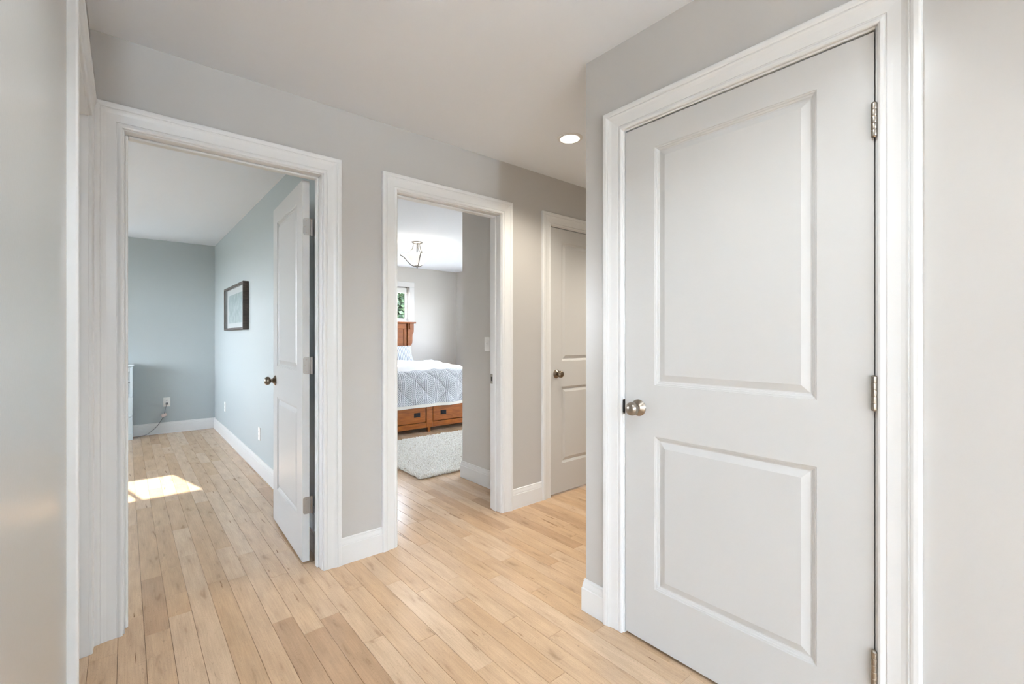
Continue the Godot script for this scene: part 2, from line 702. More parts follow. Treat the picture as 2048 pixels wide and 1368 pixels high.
func make_floor() -> void:
	var o := root("floor", "light maple strip floor running through hallway and both rooms", "floor", "", "structure")
	var sub := MB.new()
	sub.box(-5.05, 5.35, -0.15, -0.012, -5.35, 7.4)
	part("subfloor", sub, M.subfloor, o)
	var planks := []
	var pw := 0.083
	var x := -0.022 - pw * 58
	while x < 5.2:
		var v := -5.2 - rng.randf() * 0.8
		while v < 7.25:
			var l := rng.randf_range(0.32, 1.0) if rng.randf() < 0.8 else rng.randf_range(1.0, 1.4)
			var v1 := minf(v + l, 7.25)
			if 7.25 - v1 < 0.12:
				v1 = 7.25
			var v0 := maxf(v, -5.2)
			if v1 > v0 + 0.02:
				var seen := 0.0
				for s in 7:
					var vs := lerpf(v0, v1, (s + 0.5) / 7.0)
					var mid := on_screen(x + pw / 2, vs)
					if mid.x > 0 and mid.x < W and mid.y < H + 30 and not hidden(x + pw / 2, vs):
						var side := on_screen(x + pw, vs) - on_screen(x, vs)
						var along := on_screen(x + pw / 2, vs + (v1 - v0) / 14.0) - on_screen(x + pw / 2, vs - (v1 - v0) / 14.0)
						seen += absf(side.cross(along))
				var tone := rng.randf_range(-1.0, 1.0)
				var dark := rng.randf() < 0.04
				planks.append([seen, x, x + pw, v0, v1, tone, dark])
			v = v1
		x += pw
	planks.sort_custom(func(a, b): return a[0] > b[0])
	var rest := MB.new()
	for k in planks.size():
		var p: Array = planks[k]
		var t: float = p[5]
		var col := Color(0.68 + 0.045 * t, 0.468 + 0.05 * t, 0.295 + 0.05 * t)
		if p[6]:
			col = Color(0.56, 0.36, 0.215)
		if k < 300 and p[0] > 12.0:
			var mb := MB.new()
			mb.tint = col
			var at := P((p[1] + p[2]) / 2, 0, (p[3] + p[4]) / 2)
			plank_mesh(mb, p[1], p[2], p[3], p[4], at)
			var m := part("plank", mb, M.maple, o)
			m.position = at
		else:
			rest.tint = col
			plank_mesh(rest, p[1], p[2], p[3], p[4], Vector3.ZERO)
	var r := part("farther_planks", rest, M.maple, o)
	r.set_meta("kind", "stuff")


# ---------------------------------------------------------------- shell
# wall lying along x (thickness v0..v1) with holes [a0, a1, h0, h1]
func wall_x(mb: MB, x0: float, x1: float, v0: float, v1: float, holes := []) -> void:
	var at := x0
	for q in holes:
		mb.box(at, q[0], 0, CEIL, v0, v1)
		if q[2] > 0.0:
			mb.box(q[0], q[1], 0, q[2], v0, v1)
		mb.box(q[0], q[1], q[3], CEIL, v0, v1)
		at = q[1]
	mb.box(at, x1, 0, CEIL, v0, v1)


func wall_v(mb: MB, v0: float, v1: float, x0: float, x1: float, holes := []) -> void:
	var at := v0
	for q in holes:
		mb.box(x0, x1, 0, CEIL, at, q[0])
		if q[2] > 0.0:
			mb.box(x0, x1, 0, q[2], q[0], q[1])
		mb.box(x0, x1, q[3], CEIL, q[0], q[1])
		at = q[1]
	mb.box(x0, x1, 0, CEIL, at, v1)


func make_shell() -> void:
	var mb := MB.new()
	mb.box(-5.05, 5.35, CEIL, CEIL + 0.16, -5.35, 7.4)
	struct("ceiling", mb, M.ceiling, "flat white ceiling over the hallway and rooms", "ceiling")
	var mid := BACK + WT / 2
	var doors := [[-0.019, 0.801, 0.0, HEAD + 0.018], [1.193, 2.001, 0.0, HEAD + 0.018], [2.455, 3.258, 0.0, HEAD + 0.018]]
	mb = MB.new()
	wall_x(mb, LEFT - WT, 5.2, BACK, mid, doors)
	struct("wall_back", mb, M.hall, "warm grey hallway wall with two open doorways and a closed door", "wall")
	mb = MB.new()
	wall_x(mb, -2.9, 0.98, mid, BACK + WT, [doors[0]])
	struct("wall_blue_front", mb, M.blue, "blue grey wall of the blue room around its doorway", "wall")
	mb = MB.new()
	wall_x(mb, 0.98, 5.2, mid, BACK + WT, [doors[1], doors[2]])
	struct("wall_bedroom_front", mb, M.bed_wall, "grey bedroom wall around its doorway", "wall")
	mb = MB.new()
	mb.box(0.92, 0.98, 0, CEIL, BACK + WT, OUTER)
	struct("wall_blue_right", mb, M.blue, "blue grey wall carrying the framed picture", "wall")
	mb = MB.new()
	mb.box(0.98, 1.04, 0, CEIL, BACK + WT, OUTER)
	struct("wall_bedroom_left", mb, M.bed_wall, "grey bedroom wall next to the blue room", "wall")
	mb = MB.new()
	mb.box(2.245, 2.36, 0, CEIL, BACK + WT, 3.31)
	mb.box(2.36, 4.78, 0, CEIL, 3.195, 3.31)
	struct("wall_closet", mb, M.bed_wall, "grey wall just inside the bedroom doorway, with a light switch", "wall")
	mb = MB.new()
	wall_v(mb, 3.195, OUTER, 4.78, 4.93, [[3.4, 4.2, 0.4, 2.25], [5.5, 6.4, 1.1, 2.15]])
	struct("wall_bedroom_right", mb, M.bed_wall, "pale bedroom wall beyond the bed", "wall")
	mb = MB.new()
	wall_x(mb, -3.05, 0.98, OUTER, OUTER + 0.15, [[-1.04, -0.18, 1.40, 1.90]])
	struct("wall_blue_back", mb, M.blue, "blue grey far wall of the blue room with an outlet", "wall")
	mb = MB.new()
	wall_x(mb, 0.98, 4.93, OUTER, OUTER + 0.15, [[2.09, 3.80, 1.50, 2.09]])
	struct("wall_bedroom_back", mb, M.bed_wall, "pale bedroom wall behind the headboard with a window", "wall")
	mb = MB.new()
	wall_v(mb, BACK, OUTER, -3.05, -2.9, [[4.3, 6.9, 0.75, 2.2]])
	struct("wall_blue_left", mb, M.blue, "blue grey wall of the blue room opposite the picture", "wall")
	mb = MB.new()
	wall_v(mb, 0.6, BACK, LEFT - WT, LEFT, [[1.588, 2.394, 0.0, HEAD + 0.018]])
	struct("wall_left", mb, M.hall, "warm grey wall close to the camera with a white door casing", "wall")
	mb = MB.new()
	wall_v(mb, 0.9, BACK, -2.2, -2.1, [[1.05, 1.78, 0.4, 2.3]])
	mb.box(-2.1, LEFT - WT, 0, CEIL, 0.9, 1.0)
	mb.box(-2.1, LEFT - WT, 0, CEIL, BACK - 0.02, BACK)
	struct("wall_unseen_room", mb, M.ceiling, "white wall of an unseen room placed to send daylight into the hallway", "wall")  # unseen room, shaped to spill daylight through the left doorway
	mb = MB.new()
	wall_v(mb, -5.2, 1.337, RIGHT, RIGHT + WT, [[0.289, 1.149, 0.0, HEAD + 0.018]])
	mb.box(RIGHT + WT, 5.2, 0, CEIL, 1.337 - WT, 1.337)
	struct("wall_right", mb, M.hall, "warm grey wall around the large closed closet door", "wall")
	mb = MB.new()
	mb.box(5.2, 5.35, 0, CEIL, -5.35, BACK + WT)
	struct("wall_hall_end", mb, M.hall, "wall at the far end of the hallway", "wall")
	mb = MB.new()
	wall_x(mb, -5.05, 5.2, -5.35, -5.2, [[-4.3, -3.1, 0.3, 2.1]])
	struct("wall_unseen_front", mb, M.hall, "unseen living room wall with a window placed to light the hallway", "wall")  # unseen living room, laid out for the light it sends forward
	mb = MB.new()
	wall_v(mb, -5.2, 0.715, -5.05, -4.9, [[-4.7, -3.2, 0.9, 2.1]])
	struct("wall_unseen_living_left", mb, M.hall, "unseen side wall of the living room, with a window placed for light", "wall")  # out of view, its opening placed to let daylight in
	mb = MB.new()
	mb.box(-4.9, LEFT - WT, 0, CEIL, 0.6, 0.715)
	struct("wall_unseen_living_back", mb, M.hall, "unseen living room wall next to the hallway, placed to let light past", "wall")  # out of view, stops short so living room light reaches the hallway
	mb = MB.new()
	mb.box(-40, 45, -0.5, -0.3, -40, 50)
	struct("ground", mb, M.paving, "pale paved ground outside the windows", "ground")


# ---------------------------------------------------------------- trim
const CASING := [Vector2(0, 0), Vector2(0, 0.008), Vector2(0.002, 0.0108), Vector2(0.007, 0.0125), Vector2(0.013, 0.0113), Vector2(0.0175, 0.0088), Vector2(0.0195, 0.0088), Vector2(0.0205, 0.0112), Vector2(0.034, 0.0118), Vector2(0.050, 0.0130), Vector2(0.060, 0.0155), Vector2(0.0655, 0.0182), Vector2(0.0665, 0.0165), Vector2(0.0690, 0.0165), Vector2(0.0705, 0.0195), Vector2(0.076, 0.0212), Vector2(0.086, 0.0212), Vector2(0.0905, 0.0195), Vector2(0.092, 0.016), Vector2(0.092, 0)]
const BASE := [Vector2(0, 0), Vector2(0.0145, 0), Vector2(0.0145, 0.100), Vector2(0.0130, 0.103), Vector2(0.0110, 0.1035), Vector2(0.0118, 0.106), Vector2(0.0112, 0.114), Vector2(0.0088, 0.124), Vector2(0.0080, 0.1285), Vector2(0.0062, 0.1295), Vector2(0.0062, 0.132), Vector2(0.0078, 0.134), Vector2(0.0070, 0.138), Vector2(0.004, 0.140), Vector2(0, 0.140)]


# frame on a wall plane: o on the floor at the plane, a along the wall, out away from it
func casings(parent: Node, o: Vector3, a: Vector3, out: Vector3, s0: float, s1: float, hin: float, cut0 := 0.092) -> void:
	for side in 2:
		var mb := MB.new()
		var s := s0 if side == 0 else s1
		var A := -a if side == 0 else a
		var prof := CASING
		if side == 0 and cut0 < 0.09:
			prof = []
			for p in CASING:
				prof.append(Vector2(minf(p.x, cut0), p.y))
		mb.strip(prof, A, out, func(w, t): return o + a * s + A * w + out * t, func(w, t): return o + a * s + A * w + out * t + Vector3.UP * (hin + w))
		part("casing", mb, M.trim, parent)
	var mb2 := MB.new()
	mb2.strip(CASING, Vector3.UP, out, func(w, t): return o + a * (s0 - minf(w, cut0)) + Vector3.UP * (hin + w) + out * t, func(w, t): return o + a * (s1 + w) + Vector3.UP * (hin + w) + out * t)
	part("head_casing", mb2, M.trim, parent)


# jambs through the wall; d0..d1 is the depth range measured along -out from the wall plane
func jambs(parent: Node, o: Vector3, a: Vector3, out: Vector3, s0: float, s1: float, depth: float, stop0: float, stop1: float) -> void:
	var t := Transform3D(Basis(a, Vector3.UP, out), o)
	# local axes: x along the wall, y up, z out of the wall
	for side in 2:
		var mb := MB.new()
		if side == 0:
			mb.cbox(Vector3(s0 - 0.018, 0, -depth), Vector3(s0, HEAD + 0.018, 0.0006), 0.0015, t)
		else:
			mb.cbox(Vector3(s1, 0, -depth), Vector3(s1 + 0.018, HEAD + 0.018, 0.0006), 0.0015, t)
		part("jamb", mb, M.trim, parent)
	var hd := MB.new()
	hd.cbox(Vector3(s0, HEAD, -depth), Vector3(s1, HEAD + 0.018, 0.0006), 0.0015, t)
	part("head_jamb", hd, M.trim, parent)
	var st := MB.new()
	st.cbox(Vector3(s0, 0, -stop1), Vector3(s0 + 0.011, HEAD, -stop0), 0.003, t)
	st.cbox(Vector3(s1 - 0.011, 0, -stop1), Vector3(s1, HEAD, -stop0), 0.003, t)
	st.cbox(Vector3(s0 + 0.011, HEAD - 0.011, -stop1), Vector3(s1 - 0.011, HEAD, -stop0), 0.003, t)
	part("door_stop", st, M.trim, parent)


func baseboard(called: String, o: Vector3, a: Vector3, out: Vector3, length: float, label: String, m0 := 0.0, m1 := 0.0) -> void:
	var mb := MB.new()
	mb.strip(BASE, out, Vector3.UP, func(w, t): return o - a * (m0 * w) + out * w + Vector3.UP * t, func(w, t): return o + a * (length + m1 * w) + out * w + Vector3.UP * t)
	struct(called, mb, M.trim, label, "baseboard")


func make_trim() -> void:
	var ax := Vector3.RIGHT
	var back_o := P(0, 0, BACK)
	var to_hall := P(0, 0, -1)
	var o := root("trim_1", "white casing and jambs around the blue room doorway", "door frame", "", "structure")
	casings(o, back_o, ax, to_hall, -0.007, 0.789, 2.072)
	jambs(o, back_o, ax, to_hall, -0.001, 0.783, WT, 0.044, 0.078)
	casings(o, P(0, 0, BACK + WT), ax, -to_hall, 0.0, 0.789, 2.072)
	o = root("trim_2", "white casing and jambs around the bedroom doorway", "door frame", "", "structure")
	casings(o, back_o, ax, to_hall, 1.205, 1.989, 2.072)
	jambs(o, back_o, ax, to_hall, 1.211, 1.983, WT, 0.044, 0.078)
	casings(o, P(0, 0, BACK + WT), ax, -to_hall, 1.205, 1.989, 2.072)
	# strike plate of the bedroom door
	var sp := MB.new()
	sp.box(1.9815, 1.9832, 0.888, 0.958, BACK + 0.083, BACK + 0.113, 0.0008)
	var strike := part("strike_plate", sp, M.nickel, o)
	sp = MB.new()
	sp.box(1.9808, 1.9826, 0.908, 0.938, BACK + 0.091, BACK + 0.105)
	part("latch_hole", sp, M.black, strike)
	o = root("trim_3", "white casing around the closed door at the hallway's far end", "door frame", "", "structure")
	casings(o, back_o, ax, to_hall, 2.467, 3.246, 2.072)
	jambs(o, back_o, ax, to_hall, 2.473, 3.240, WT, 0.038, 0.072)
	# right wall
	var rt := P(RIGHT, 0, 0)
	var av := P(0, 0, 1)
	o = root("trim_4", "wide white casing around the large closed closet door", "door frame", "", "structure")
	casings(o, rt, av, -ax, 0.301, 1.137, 2.072)
	jambs(o, rt, av, -ax, 0.307, 1.131, WT, 0.038, 0.072)
	sp = MB.new()
	sp.box(RIGHT - 0.0095, RIGHT + 0.02, 0.905, 0.966, 1.1295, 1.1312, 0.0006)
	strike = part("strike_plate", sp, M.bronze, o)
	sp = MB.new()
	sp.box(RIGHT - 0.010, RIGHT - 0.001, 0.910, 0.961, 1.128, 1.1318)
	part("latch_hole", sp, M.black, strike)
	# left wall
	var lt := P(LEFT, 0, 0)
	o = root("trim_5", "white casing beside the camera on the left wall", "door frame", "", "structure")
	# along -v so that the corner side is the second one
	casings(o, lt, -av, ax, -2.382, -1.600, 2.072, 0.072)
	jambs(o, lt, -av, ax, -2.376, -1.606, WT, 0.044, 0.078)

	baseboard("baseboard_back", P(0.881, 0, BACK), ax, to_hall, 1.113 - 0.881, "short white baseboard between the blue room and bedroom doorways")
	baseboard("baseboard_far", P(2.081, 0, BACK), ax, to_hall, 2.375 - 2.081, "short white baseboard between the bedroom doorway and far closed door")
	baseboard("baseboard_hall_end", P(3.338, 0, BACK), ax, to_hall, 5.2 - 3.338, "white baseboard past the far closed door")
	baseboard("baseboard_corner", P(RIGHT, 0, 1.229), av, -ax, 1.337 - 1.229, "white baseboard stub at the wall corner beside the large closet door", 0.0, 1.0)
	baseboard("baseboard_return", P(RIGHT, 0, 1.337), ax, av, 5.2 - RIGHT, "white baseboard around the wall corner", 1.0, 0.0)
	baseboard("baseboard_right", P(RIGHT, 0, -5.2), av, -ax, 5.2 + 0.209, "white baseboard on the right wall behind the camera")
	baseboard("baseboard_left", P(LEFT, 0, 0.6), av, ax, 1.508 - 0.6, "white baseboard on the left wall beside the camera")
	baseboard("baseboard_blue_back", P(-2.9, 0, OUTER), ax, to_hall, 2.9 + 0.92, "pale baseboard under the outlet with the cord")
	baseboard("baseboard_blue_right", P(0.92, 0, BACK + WT), av, -ax, OUTER - BACK - WT, "pale baseboard under the framed picture")
	baseboard("baseboard_closet", P(2.245, 0, BACK + WT), av, -ax, 3.31 - BACK - WT, "white baseboard under the light switch inside the bedroom", 0.0, 1.0)
	baseboard("baseboard_closet_return", P(2.245, 0, 3.31), ax, av, 4.78 - 2.245, "white baseboard around the bedroom closet corner", 1.0, 0.0)
	baseboard("baseboard_bedroom_back", P(1.04, 0, OUTER), ax, to_hall, 4.78 - 1.04, "white baseboard behind the bed")
	baseboard("baseboard_bedroom_right", P(4.78, 0, 3.31), av, -ax, OUTER - 3.31, "white baseboard beyond the bed")


# ---------------------------------------------------------------- doors
const STICK := [Vector2(0, 0), Vector2(0.0012, -0.0022), Vector2(0.006, -0.0032), Vector2(0.0075, -0.0055), Vector2(0.013, -0.0075), Vector2(0.0145, -0.0095), Vector2(0.018, -0.0100), Vector2(0.040, -0.0028), Vector2(0.0415, -0.0022)]


# one moulded face, local x 0..w, y 0..h, z towards the viewer
func door_face(mb: MB, w: float, h: float, t: Transform3D, panels: Array) -> void:
	var q := func(x: float, y: float, z: float) -> Vector3: return t * Vector3(x, y, z)
	var o := t.basis.z
	var x0: float = panels[0][0]
	var x1: float = panels[0][1]
	var ys := [0.0]
	for p in panels:
		ys.append(p[2])
		ys.append(p[3])
	ys.append(h)
	mb.quad(q.call(0, 0, 0), q.call(x0, 0, 0), q.call(x0, h, 0), q.call(0, h, 0), o)
	mb.quad(q.call(x1, 0, 0), q.call(w, 0, 0), q.call(w, h, 0), q.call(x1, h, 0), o)
	for k in range(0, ys.size(), 2):
		mb.quad(q.call(x0, ys[k], 0), q.call(x1, ys[k], 0), q.call(x1, ys[k + 1], 0), q.call(x0, ys[k + 1], 0), o)
	for p in panels:
		for k in STICK.size() - 1:
			var a: Vector2 = STICK[k]
			var b: Vector2 = STICK[k + 1]
			var ra := [p[0] + a.x, p[1] - a.x, p[2] + a.x, p[3] - a.x]
			var rb := [p[0] + b.x, p[1] - b.x, p[2] + b.x, p[3] - b.x]
			var ca := [q.call(ra[0], ra[2], a.y), q.call(ra[1], ra[2], a.y), q.call(ra[1], ra[3], a.y), q.call(ra[0], ra[3], a.y)]
			var cb := [q.call(rb[0], rb[2], b.y), q.call(rb[1], rb[2], b.y), q.call(rb[1], rb[3], b.y), q.call(rb[0], rb[3], b.y)]
			for s in 4:
				mb.quad(ca[s], ca[(s + 1) % 4], cb[(s + 1) % 4], cb[s], o)
		var e: Vector2 = STICK[STICK.size() - 1]
		mb.quad(q.call(p[0] + e.x, p[2] + e.x, e.y), q.call(p[1] - e.x, p[2] + e.x, e.y), q.call(p[1] - e.x, p[3] - e.x, e.y), q.call(p[0] + e.x, p[3] - e.x, e.y), o)


# slab with its own axes: x from one stile to the other, y up, z out of the shown face
func slab(parent: Node, t: Transform3D, w: float, margin: float) -> MeshInstance3D:
	var h := 2.046
	var th := 0.035
	var mb := MB.new()
	var panels := [[margin, w - margin, 0.222, 0.818], [margin, w - margin, 1.018, 1.945]]
	door_face(mb, w, h, t, panels)
	door_face(mb, w, h, t * Transform3D(Basis(Vector3.UP, PI), Vector3(w, 0, -th)), panels)
	for e in [[Vector3(0, 0, 0), Vector3(0, h, 0), Vector3(-1, 0, 0)], [Vector3(w, 0, 0), Vector3(w, h, 0), Vector3(1, 0, 0)], [Vector3(0, 0, 0), Vector3(w, 0, 0), Vector3(0, -1, 0)], [Vector3(0, h, 0), Vector3(w, h, 0), Vector3(0, 1, 0)]]:
		var back := Vector3(0, 0, -th)
		mb.quad(t * e[0], t * e[1], t * (e[1] + back), t * (e[0] + back), t.basis * e[2])
	return part("leaf", mb, M.door, parent)


# knob whose y axis points out of the door
func knob(parent: Node, t: Transform3D, m: Material) -> void:
	var k := MB.new()
	k.lathe([Vector2(0.0115, 0.012), Vector2(0.0115, 0.026), Vector2(0.014, 0.029), Vector2(0.021, 0.032), Vector2(0.0258, 0.038), Vector2(0.0272, 0.045), Vector2(0.0262, 0.052), Vector2(0.022, 0.059), Vector2(0.015, 0.0635), Vector2(0.007, 0.0652), Vector2(0.0, 0.0655)], t, 32)
	var ball := part("knob", k, m, parent)
	var r := MB.new()
	r.lathe([Vector2(0.0335, 0.0), Vector2(0.0335, 0.002), Vector2(0.032, 0.004), Vector2(0.0185, 0.0135), Vector2(0.017, 0.016), Vector2(0.0125, 0.0165), Vector2(0.0115, 0.0165)], t, 32)
	part("rose", r, m, ball)


# barrel with five knuckles standing on y
func hinge_barrel(mb: MB, base: Vector3, r: float, length: float) -> void:
	var prof := [Vector2(0.0, -0.002), Vector2(r * 0.7, -0.002)]
	for k in 5:
		var a := length * k / 5.0
		var b := length * (k + 1) / 5.0
		prof.append_array([Vector2(r * 0.86, a + 0.0002), Vector2(r, a + 0.0012), Vector2(r, b - 0.0012), Vector2(r * 0.86, b - 0.0002)])
	prof.append_array([Vector2(r * 0.7, length + 0.0025), Vector2(0.0, length + 0.004)])
	mb.lathe(prof, Transform3D(Basis(), base), 16)


# plate with two rounded corners on the -x side; local x -w..0, y 0..h, z out
func hinge_plate(mb: MB, t: Transform3D, w: float, h: float) -> void:
	var pts := []
	var r := 0.012
	pts.append(Vector2(0, 0))
	for k in 6:
		var a := PI * 1.5 - PI / 2 * k / 5.0
		pts.append(Vector2(-w + r + r * cos(a), r + r * sin(a)))
	for k in 6:
		var a := PI - PI / 2 * k / 5.0
		pts.append(Vector2(-w + r + r * cos(a), h - r + r * sin(a)))
	pts.append(Vector2(0, h))
	mb.strip(pts, t.basis.x, t.basis.y, func(x, y): return t * Vector3(x, y, 0.0), func(x, y): return t * Vector3(x, y, 0.0016))


func screw(mb: MB, t: Transform3D) -> void:
	mb.lathe([Vector2(0.0036, 0.0), Vector2(0.0034, 0.0009), Vector2(0.0016, 0.0011), Vector2(0.0012, 0.0004), Vector2(0.0, 0.0004)], t, 12)


func make_doors() -> void:
	var heights := [0.268, 1.020, 1.768]
	# 1: leaf of the blue room, swung open into it; it hangs on the right jamb
	var o := root("door_1", "white two-panel door standing open into the blue room", "door", "", "structure")
	# shown face looks towards -x; local x runs from the lock stile to the hinge stile
	var run := (P(0.7235, 0, 2.5832) - P(0.754, 0, 3.345)).normalized()
	var t := Transform3D(Basis(run, Vector3.UP, run.cross(Vector3.UP)), P(0.754, 0.014, 3.345))
	var leaf := slab(o, t, 0.762, 0.12)
	knob(leaf, t * Transform3D(Basis(Vector3.RIGHT, Vector3.BACK, Vector3.DOWN), Vector3(0.062, 0.921, 0.0)), M.bronze)
	knob(leaf, t * Transform3D(Basis(Vector3.RIGHT, Vector3.FORWARD, Vector3.UP), Vector3(0.062, 0.921, -0.035)), M.bronze)
	for h in heights:
		var b := MB.new()
		hinge_barrel(b, P(0.7705, h, 2.580), 0.0062, 0.092)
		var hg := part("hinge", b, M.steel, o)
		var pl := MB.new()
		hinge_plate(pl, Transform3D(Basis(Vector3.RIGHT, Vector3.UP, P(0, 0, -1)), P(0.7665, h, 2.5832)), 0.040, 0.092)
		part("leaf_plate", pl, M.steel, hg)
		pl = MB.new()
		pl.box(0.7815, 0.7834, h, h + 0.092, BACK + 0.082, BACK + WT + 0.006, 0.0006)
		part("jamb_plate", pl, M.steel, hg)
		for s in [[0.744, 0.014], [0.736, 0.046], [0.744, 0.078]]:
			var sc := MB.new()
			screw(sc, Transform3D(Basis(Vector3.RIGHT, P(0, 0, -1), Vector3.UP), P(s[0], h + s[1], 2.5816)))
			part("screw", sc, M.nickel, hg)
	# 2: the bedroom's leaf, swung right back against the partition
	o = root("door_2", "white bedroom door folded back inside the bedroom", "door", "", "structure")
	t = Transform3D(Basis(P(0, 0, 1), Vector3.UP, Vector3.RIGHT), P(1.225, 0.014, 2.585))
	leaf = slab(o, t, 0.762, 0.12)
	knob(leaf, Transform3D(Basis(Vector3.FORWARD, Vector3.RIGHT, Vector3.DOWN), P(1.225, 0.935, 2.585 + 0.70)), M.nickel)
	# 3: closed door at the end of the back wall
	o = root("door_3", "closed white two-panel door half hidden behind the wall corner", "door", "", "structure")
	t = Transform3D(Basis(Vector3.RIGHT, Vector3.UP, P(0, 0, -1)), P(2.4755, 0.014, BACK + 0.001))
	leaf = slab(o, t, 0.762, 0.12)
	knob(leaf, Transform3D(Basis(Vector3.RIGHT, P(0, 0, -1), Vector3.UP), P(2.4755 + 0.062, 0.935, BACK + 0.001)), M.bronze)
	# 4: the large closet door on the right wall, hinged on the camera's side
	o = root("door_4", "large closed white two-panel closet door on the right wall", "door", "", "structure")
	t = Transform3D(Basis(P(0, 0, -1), Vector3.UP, Vector3.LEFT), P(RIGHT + 0.001, 0.014, 1.1285))
	leaf = slab(o, t, 0.8185, 0.137)
	knob(leaf, Transform3D(Basis(Vector3.FORWARD, Vector3.LEFT, Vector3.UP), P(RIGHT + 0.001, 0.936, 1.1285 - 0.064)), M.nickel)
	for h in heights:
		var b := MB.new()
		hinge_barrel(b, P(RIGHT - 0.0075, h, 0.3085), 0.0078, 0.092)
		var hg := part("hinge", b, M.nickel, o)
		var pl := MB.new()
		pl.box(RIGHT - 0.006, RIGHT + 0.002, h + 0.002, h + 0.090, 0.3065, 0.3085)
		part("jamb_plate", pl, M.bronze, hg)
	# 5: unseen leaf, set open so window light spills into the hallway
	o = root("door_5", "unseen white door set open to let daylight into the hallway", "door", "", "structure")
	t = Transform3D(Basis(Vector3.RIGHT, Vector3.UP, P(0, 0, -1)), P(LEFT - WT - 0.77, 0.014, 1.61))
	slab(o, t, 0.764, 0.12)


# ---------------------------------------------------------------- windows
# window in a wall along x (inner face at v = OUTER)
func window_x(called: String, x0: float, x1: float, h0: float, h1: float, mullions: Array, label: String) -> Node3D:
	var o := root(called, label, "window", "", "structure")
	var mb := MB.new()
	var v0 := OUTER + 0.055
	var v1 := OUTER + 0.11
	var f := 0.035
	for q in [[x0, x0 + f, h0, h1], [x1 - f, x1, h0, h1], [x0 + f, x1 - f, h0, h0 + f + 0.01], [x0 + f, x1 - f, h1 - f, h1]]:
		mb.box(q[0], q[1], q[2], q[3], v0, v1, 0.002)
	part("sash_frame", mb, M.trim, o)
	for m in mullions:
		mb = MB.new()
		mb.box(m - 0.014, m + 0.014, h0 + f, h1 - f, v0, v1, 0.002)
		part("mullion", mb, M.trim, o)
	var edges := [x0 + f]
	for m in mullions:
		edges.append_array([m - 0.014, m + 0.014])
	edges.append(x1 - f)
	for k in range(0, edges.size(), 2):
		mb = MB.new()
		mb.quad(P(edges[k], h0 + f, v0 + 0.03), P(edges[k + 1], h0 + f, v0 + 0.03), P(edges[k + 1], h1 - f, v0 + 0.03), P(edges[k], h1 - f, v0 + 0.03), P(0, 0, -1))
		part("pane", mb, M.glass, o)
	# inside casing with a sill
	for side in 2:
		mb = MB.new()
		var s := x0 if side == 0 else x1
		mb.box(s, s + (-0.09 if side == 0 else 0.09), h0 - 0.02, h1, OUTER - 0.017, OUTER, 0.003)
		part("casing", mb, M.trim, o)
	mb = MB.new()
	mb.box(x0 - 0.09, x1 + 0.09, h1, h1 + 0.09, OUTER - 0.017, OUTER, 0.003)
	part("head_casing", mb, M.trim, o)
	mb = MB.new()
	mb.box(x0 - 0.1, x1 + 0.1, h0 - 0.04, h0 - 0.012, OUTER - 0.04, OUTER, 0.004)
	part("sill", mb, M.trim, o)
	return o


func plain_window(called: String, lo: Vector3, hi: Vector3, label: String) -> void:
	# frame and one pane filling an opening; the thin axis is the wall's
	var o := root(called, label, "window", "", "structure")
	var along := 0 if hi.x - lo.x > hi.z - lo.z else 2
	var f := 0.05
	var fr := MB.new()
	var pieces := []
	for s in 2:
		var a := lo
		var b := hi
		if s == 0:
			b[along] = lo[along] + f
		else:
			a[along] = hi[along] - f
		pieces.append([a, b])
		a = lo
		b = hi
		a[along] += f
		b[along] -= f
		if s == 0:
			b.y = lo.y + f
		else:
			a.y = hi.y - f
		pieces.append([a, b])
	for q in pieces:
		fr.cbox(q[0], q[1], 0.003, Transform3D())
	part("sash_frame", fr, M.trim, o)
	var c := (lo + hi) / 2.0
	var e := Vector3.ZERO
	e[along] = (hi[along] - lo[along]) / 2.0 - f
	var u := Vector3(0, (hi.y - lo.y) / 2.0 - f, 0)
	var g := MB.new()
	g.quad(c - e - u, c + e - u, c + e + u, c - e + u, Vector3.UP.cross(e))
	part("pane", g, M.glass, o)


func make_windows() -> void:
	var o := window_x("window_1", 2.09, 3.80, 1.50, 2.09, [2.945], "small white bedroom window with a rolled shade above the headboard")
	var mb := MB.new()
	mb.box(2.14, 3.745, 1.985, 2.075, OUTER - 0.005, OUTER + 0.05, 0.006)
	var sh := part("rolled_shade", mb, M.shade, o)
	mb = MB.new()
	mb.box(3.745, 3.762, 1.975, 2.085, OUTER - 0.008, OUTER + 0.053, 0.003)
	part("shade_bracket", mb, M.steel, sh)
	plain_window("window_7", P(-2.18, 0.4, 1.78), P(-2.13, 2.3, 1.05), "unseen window placed to spill daylight through the left doorway")  # unseen, brightens the left end of the hallway
	window_x("window_2", -1.04, -0.18, 1.40, 1.90, [-0.605], "high window letting sun into the blue room")
	plain_window("window_3", P(-3.0, 0.75, 6.9), P(-2.95, 2.2, 4.3), "unseen wide window placed to light the blue room from the left")  # unseen, sized to light the blue room walls
	plain_window("window_4", P(4.83, 0.4, 4.2), P(4.88, 2.25, 3.4), "unseen side window placed to light the rug and quilt")  # unseen, placed to light the near part of the bedroom
	plain_window("window_8", P(4.83, 1.1, 6.4), P(4.88, 2.15, 5.5), "unseen side window placed to light the wall behind the bed")  # unseen, placed to brighten the wall behind the headboard
	plain_window("window_5", P(-4.3, 0.3, -5.25), P(-3.1, 2.1, -5.3), "unseen living room window placed to light the hallway from behind")  # unseen, placed for daylight from behind the camera
	plain_window("window_6", P(-5.0, 0.9, -3.2), P(-4.95, 2.1, -4.7), "unseen living room side window placed to light the hallway")  # unseen, second daylight opening behind the camera


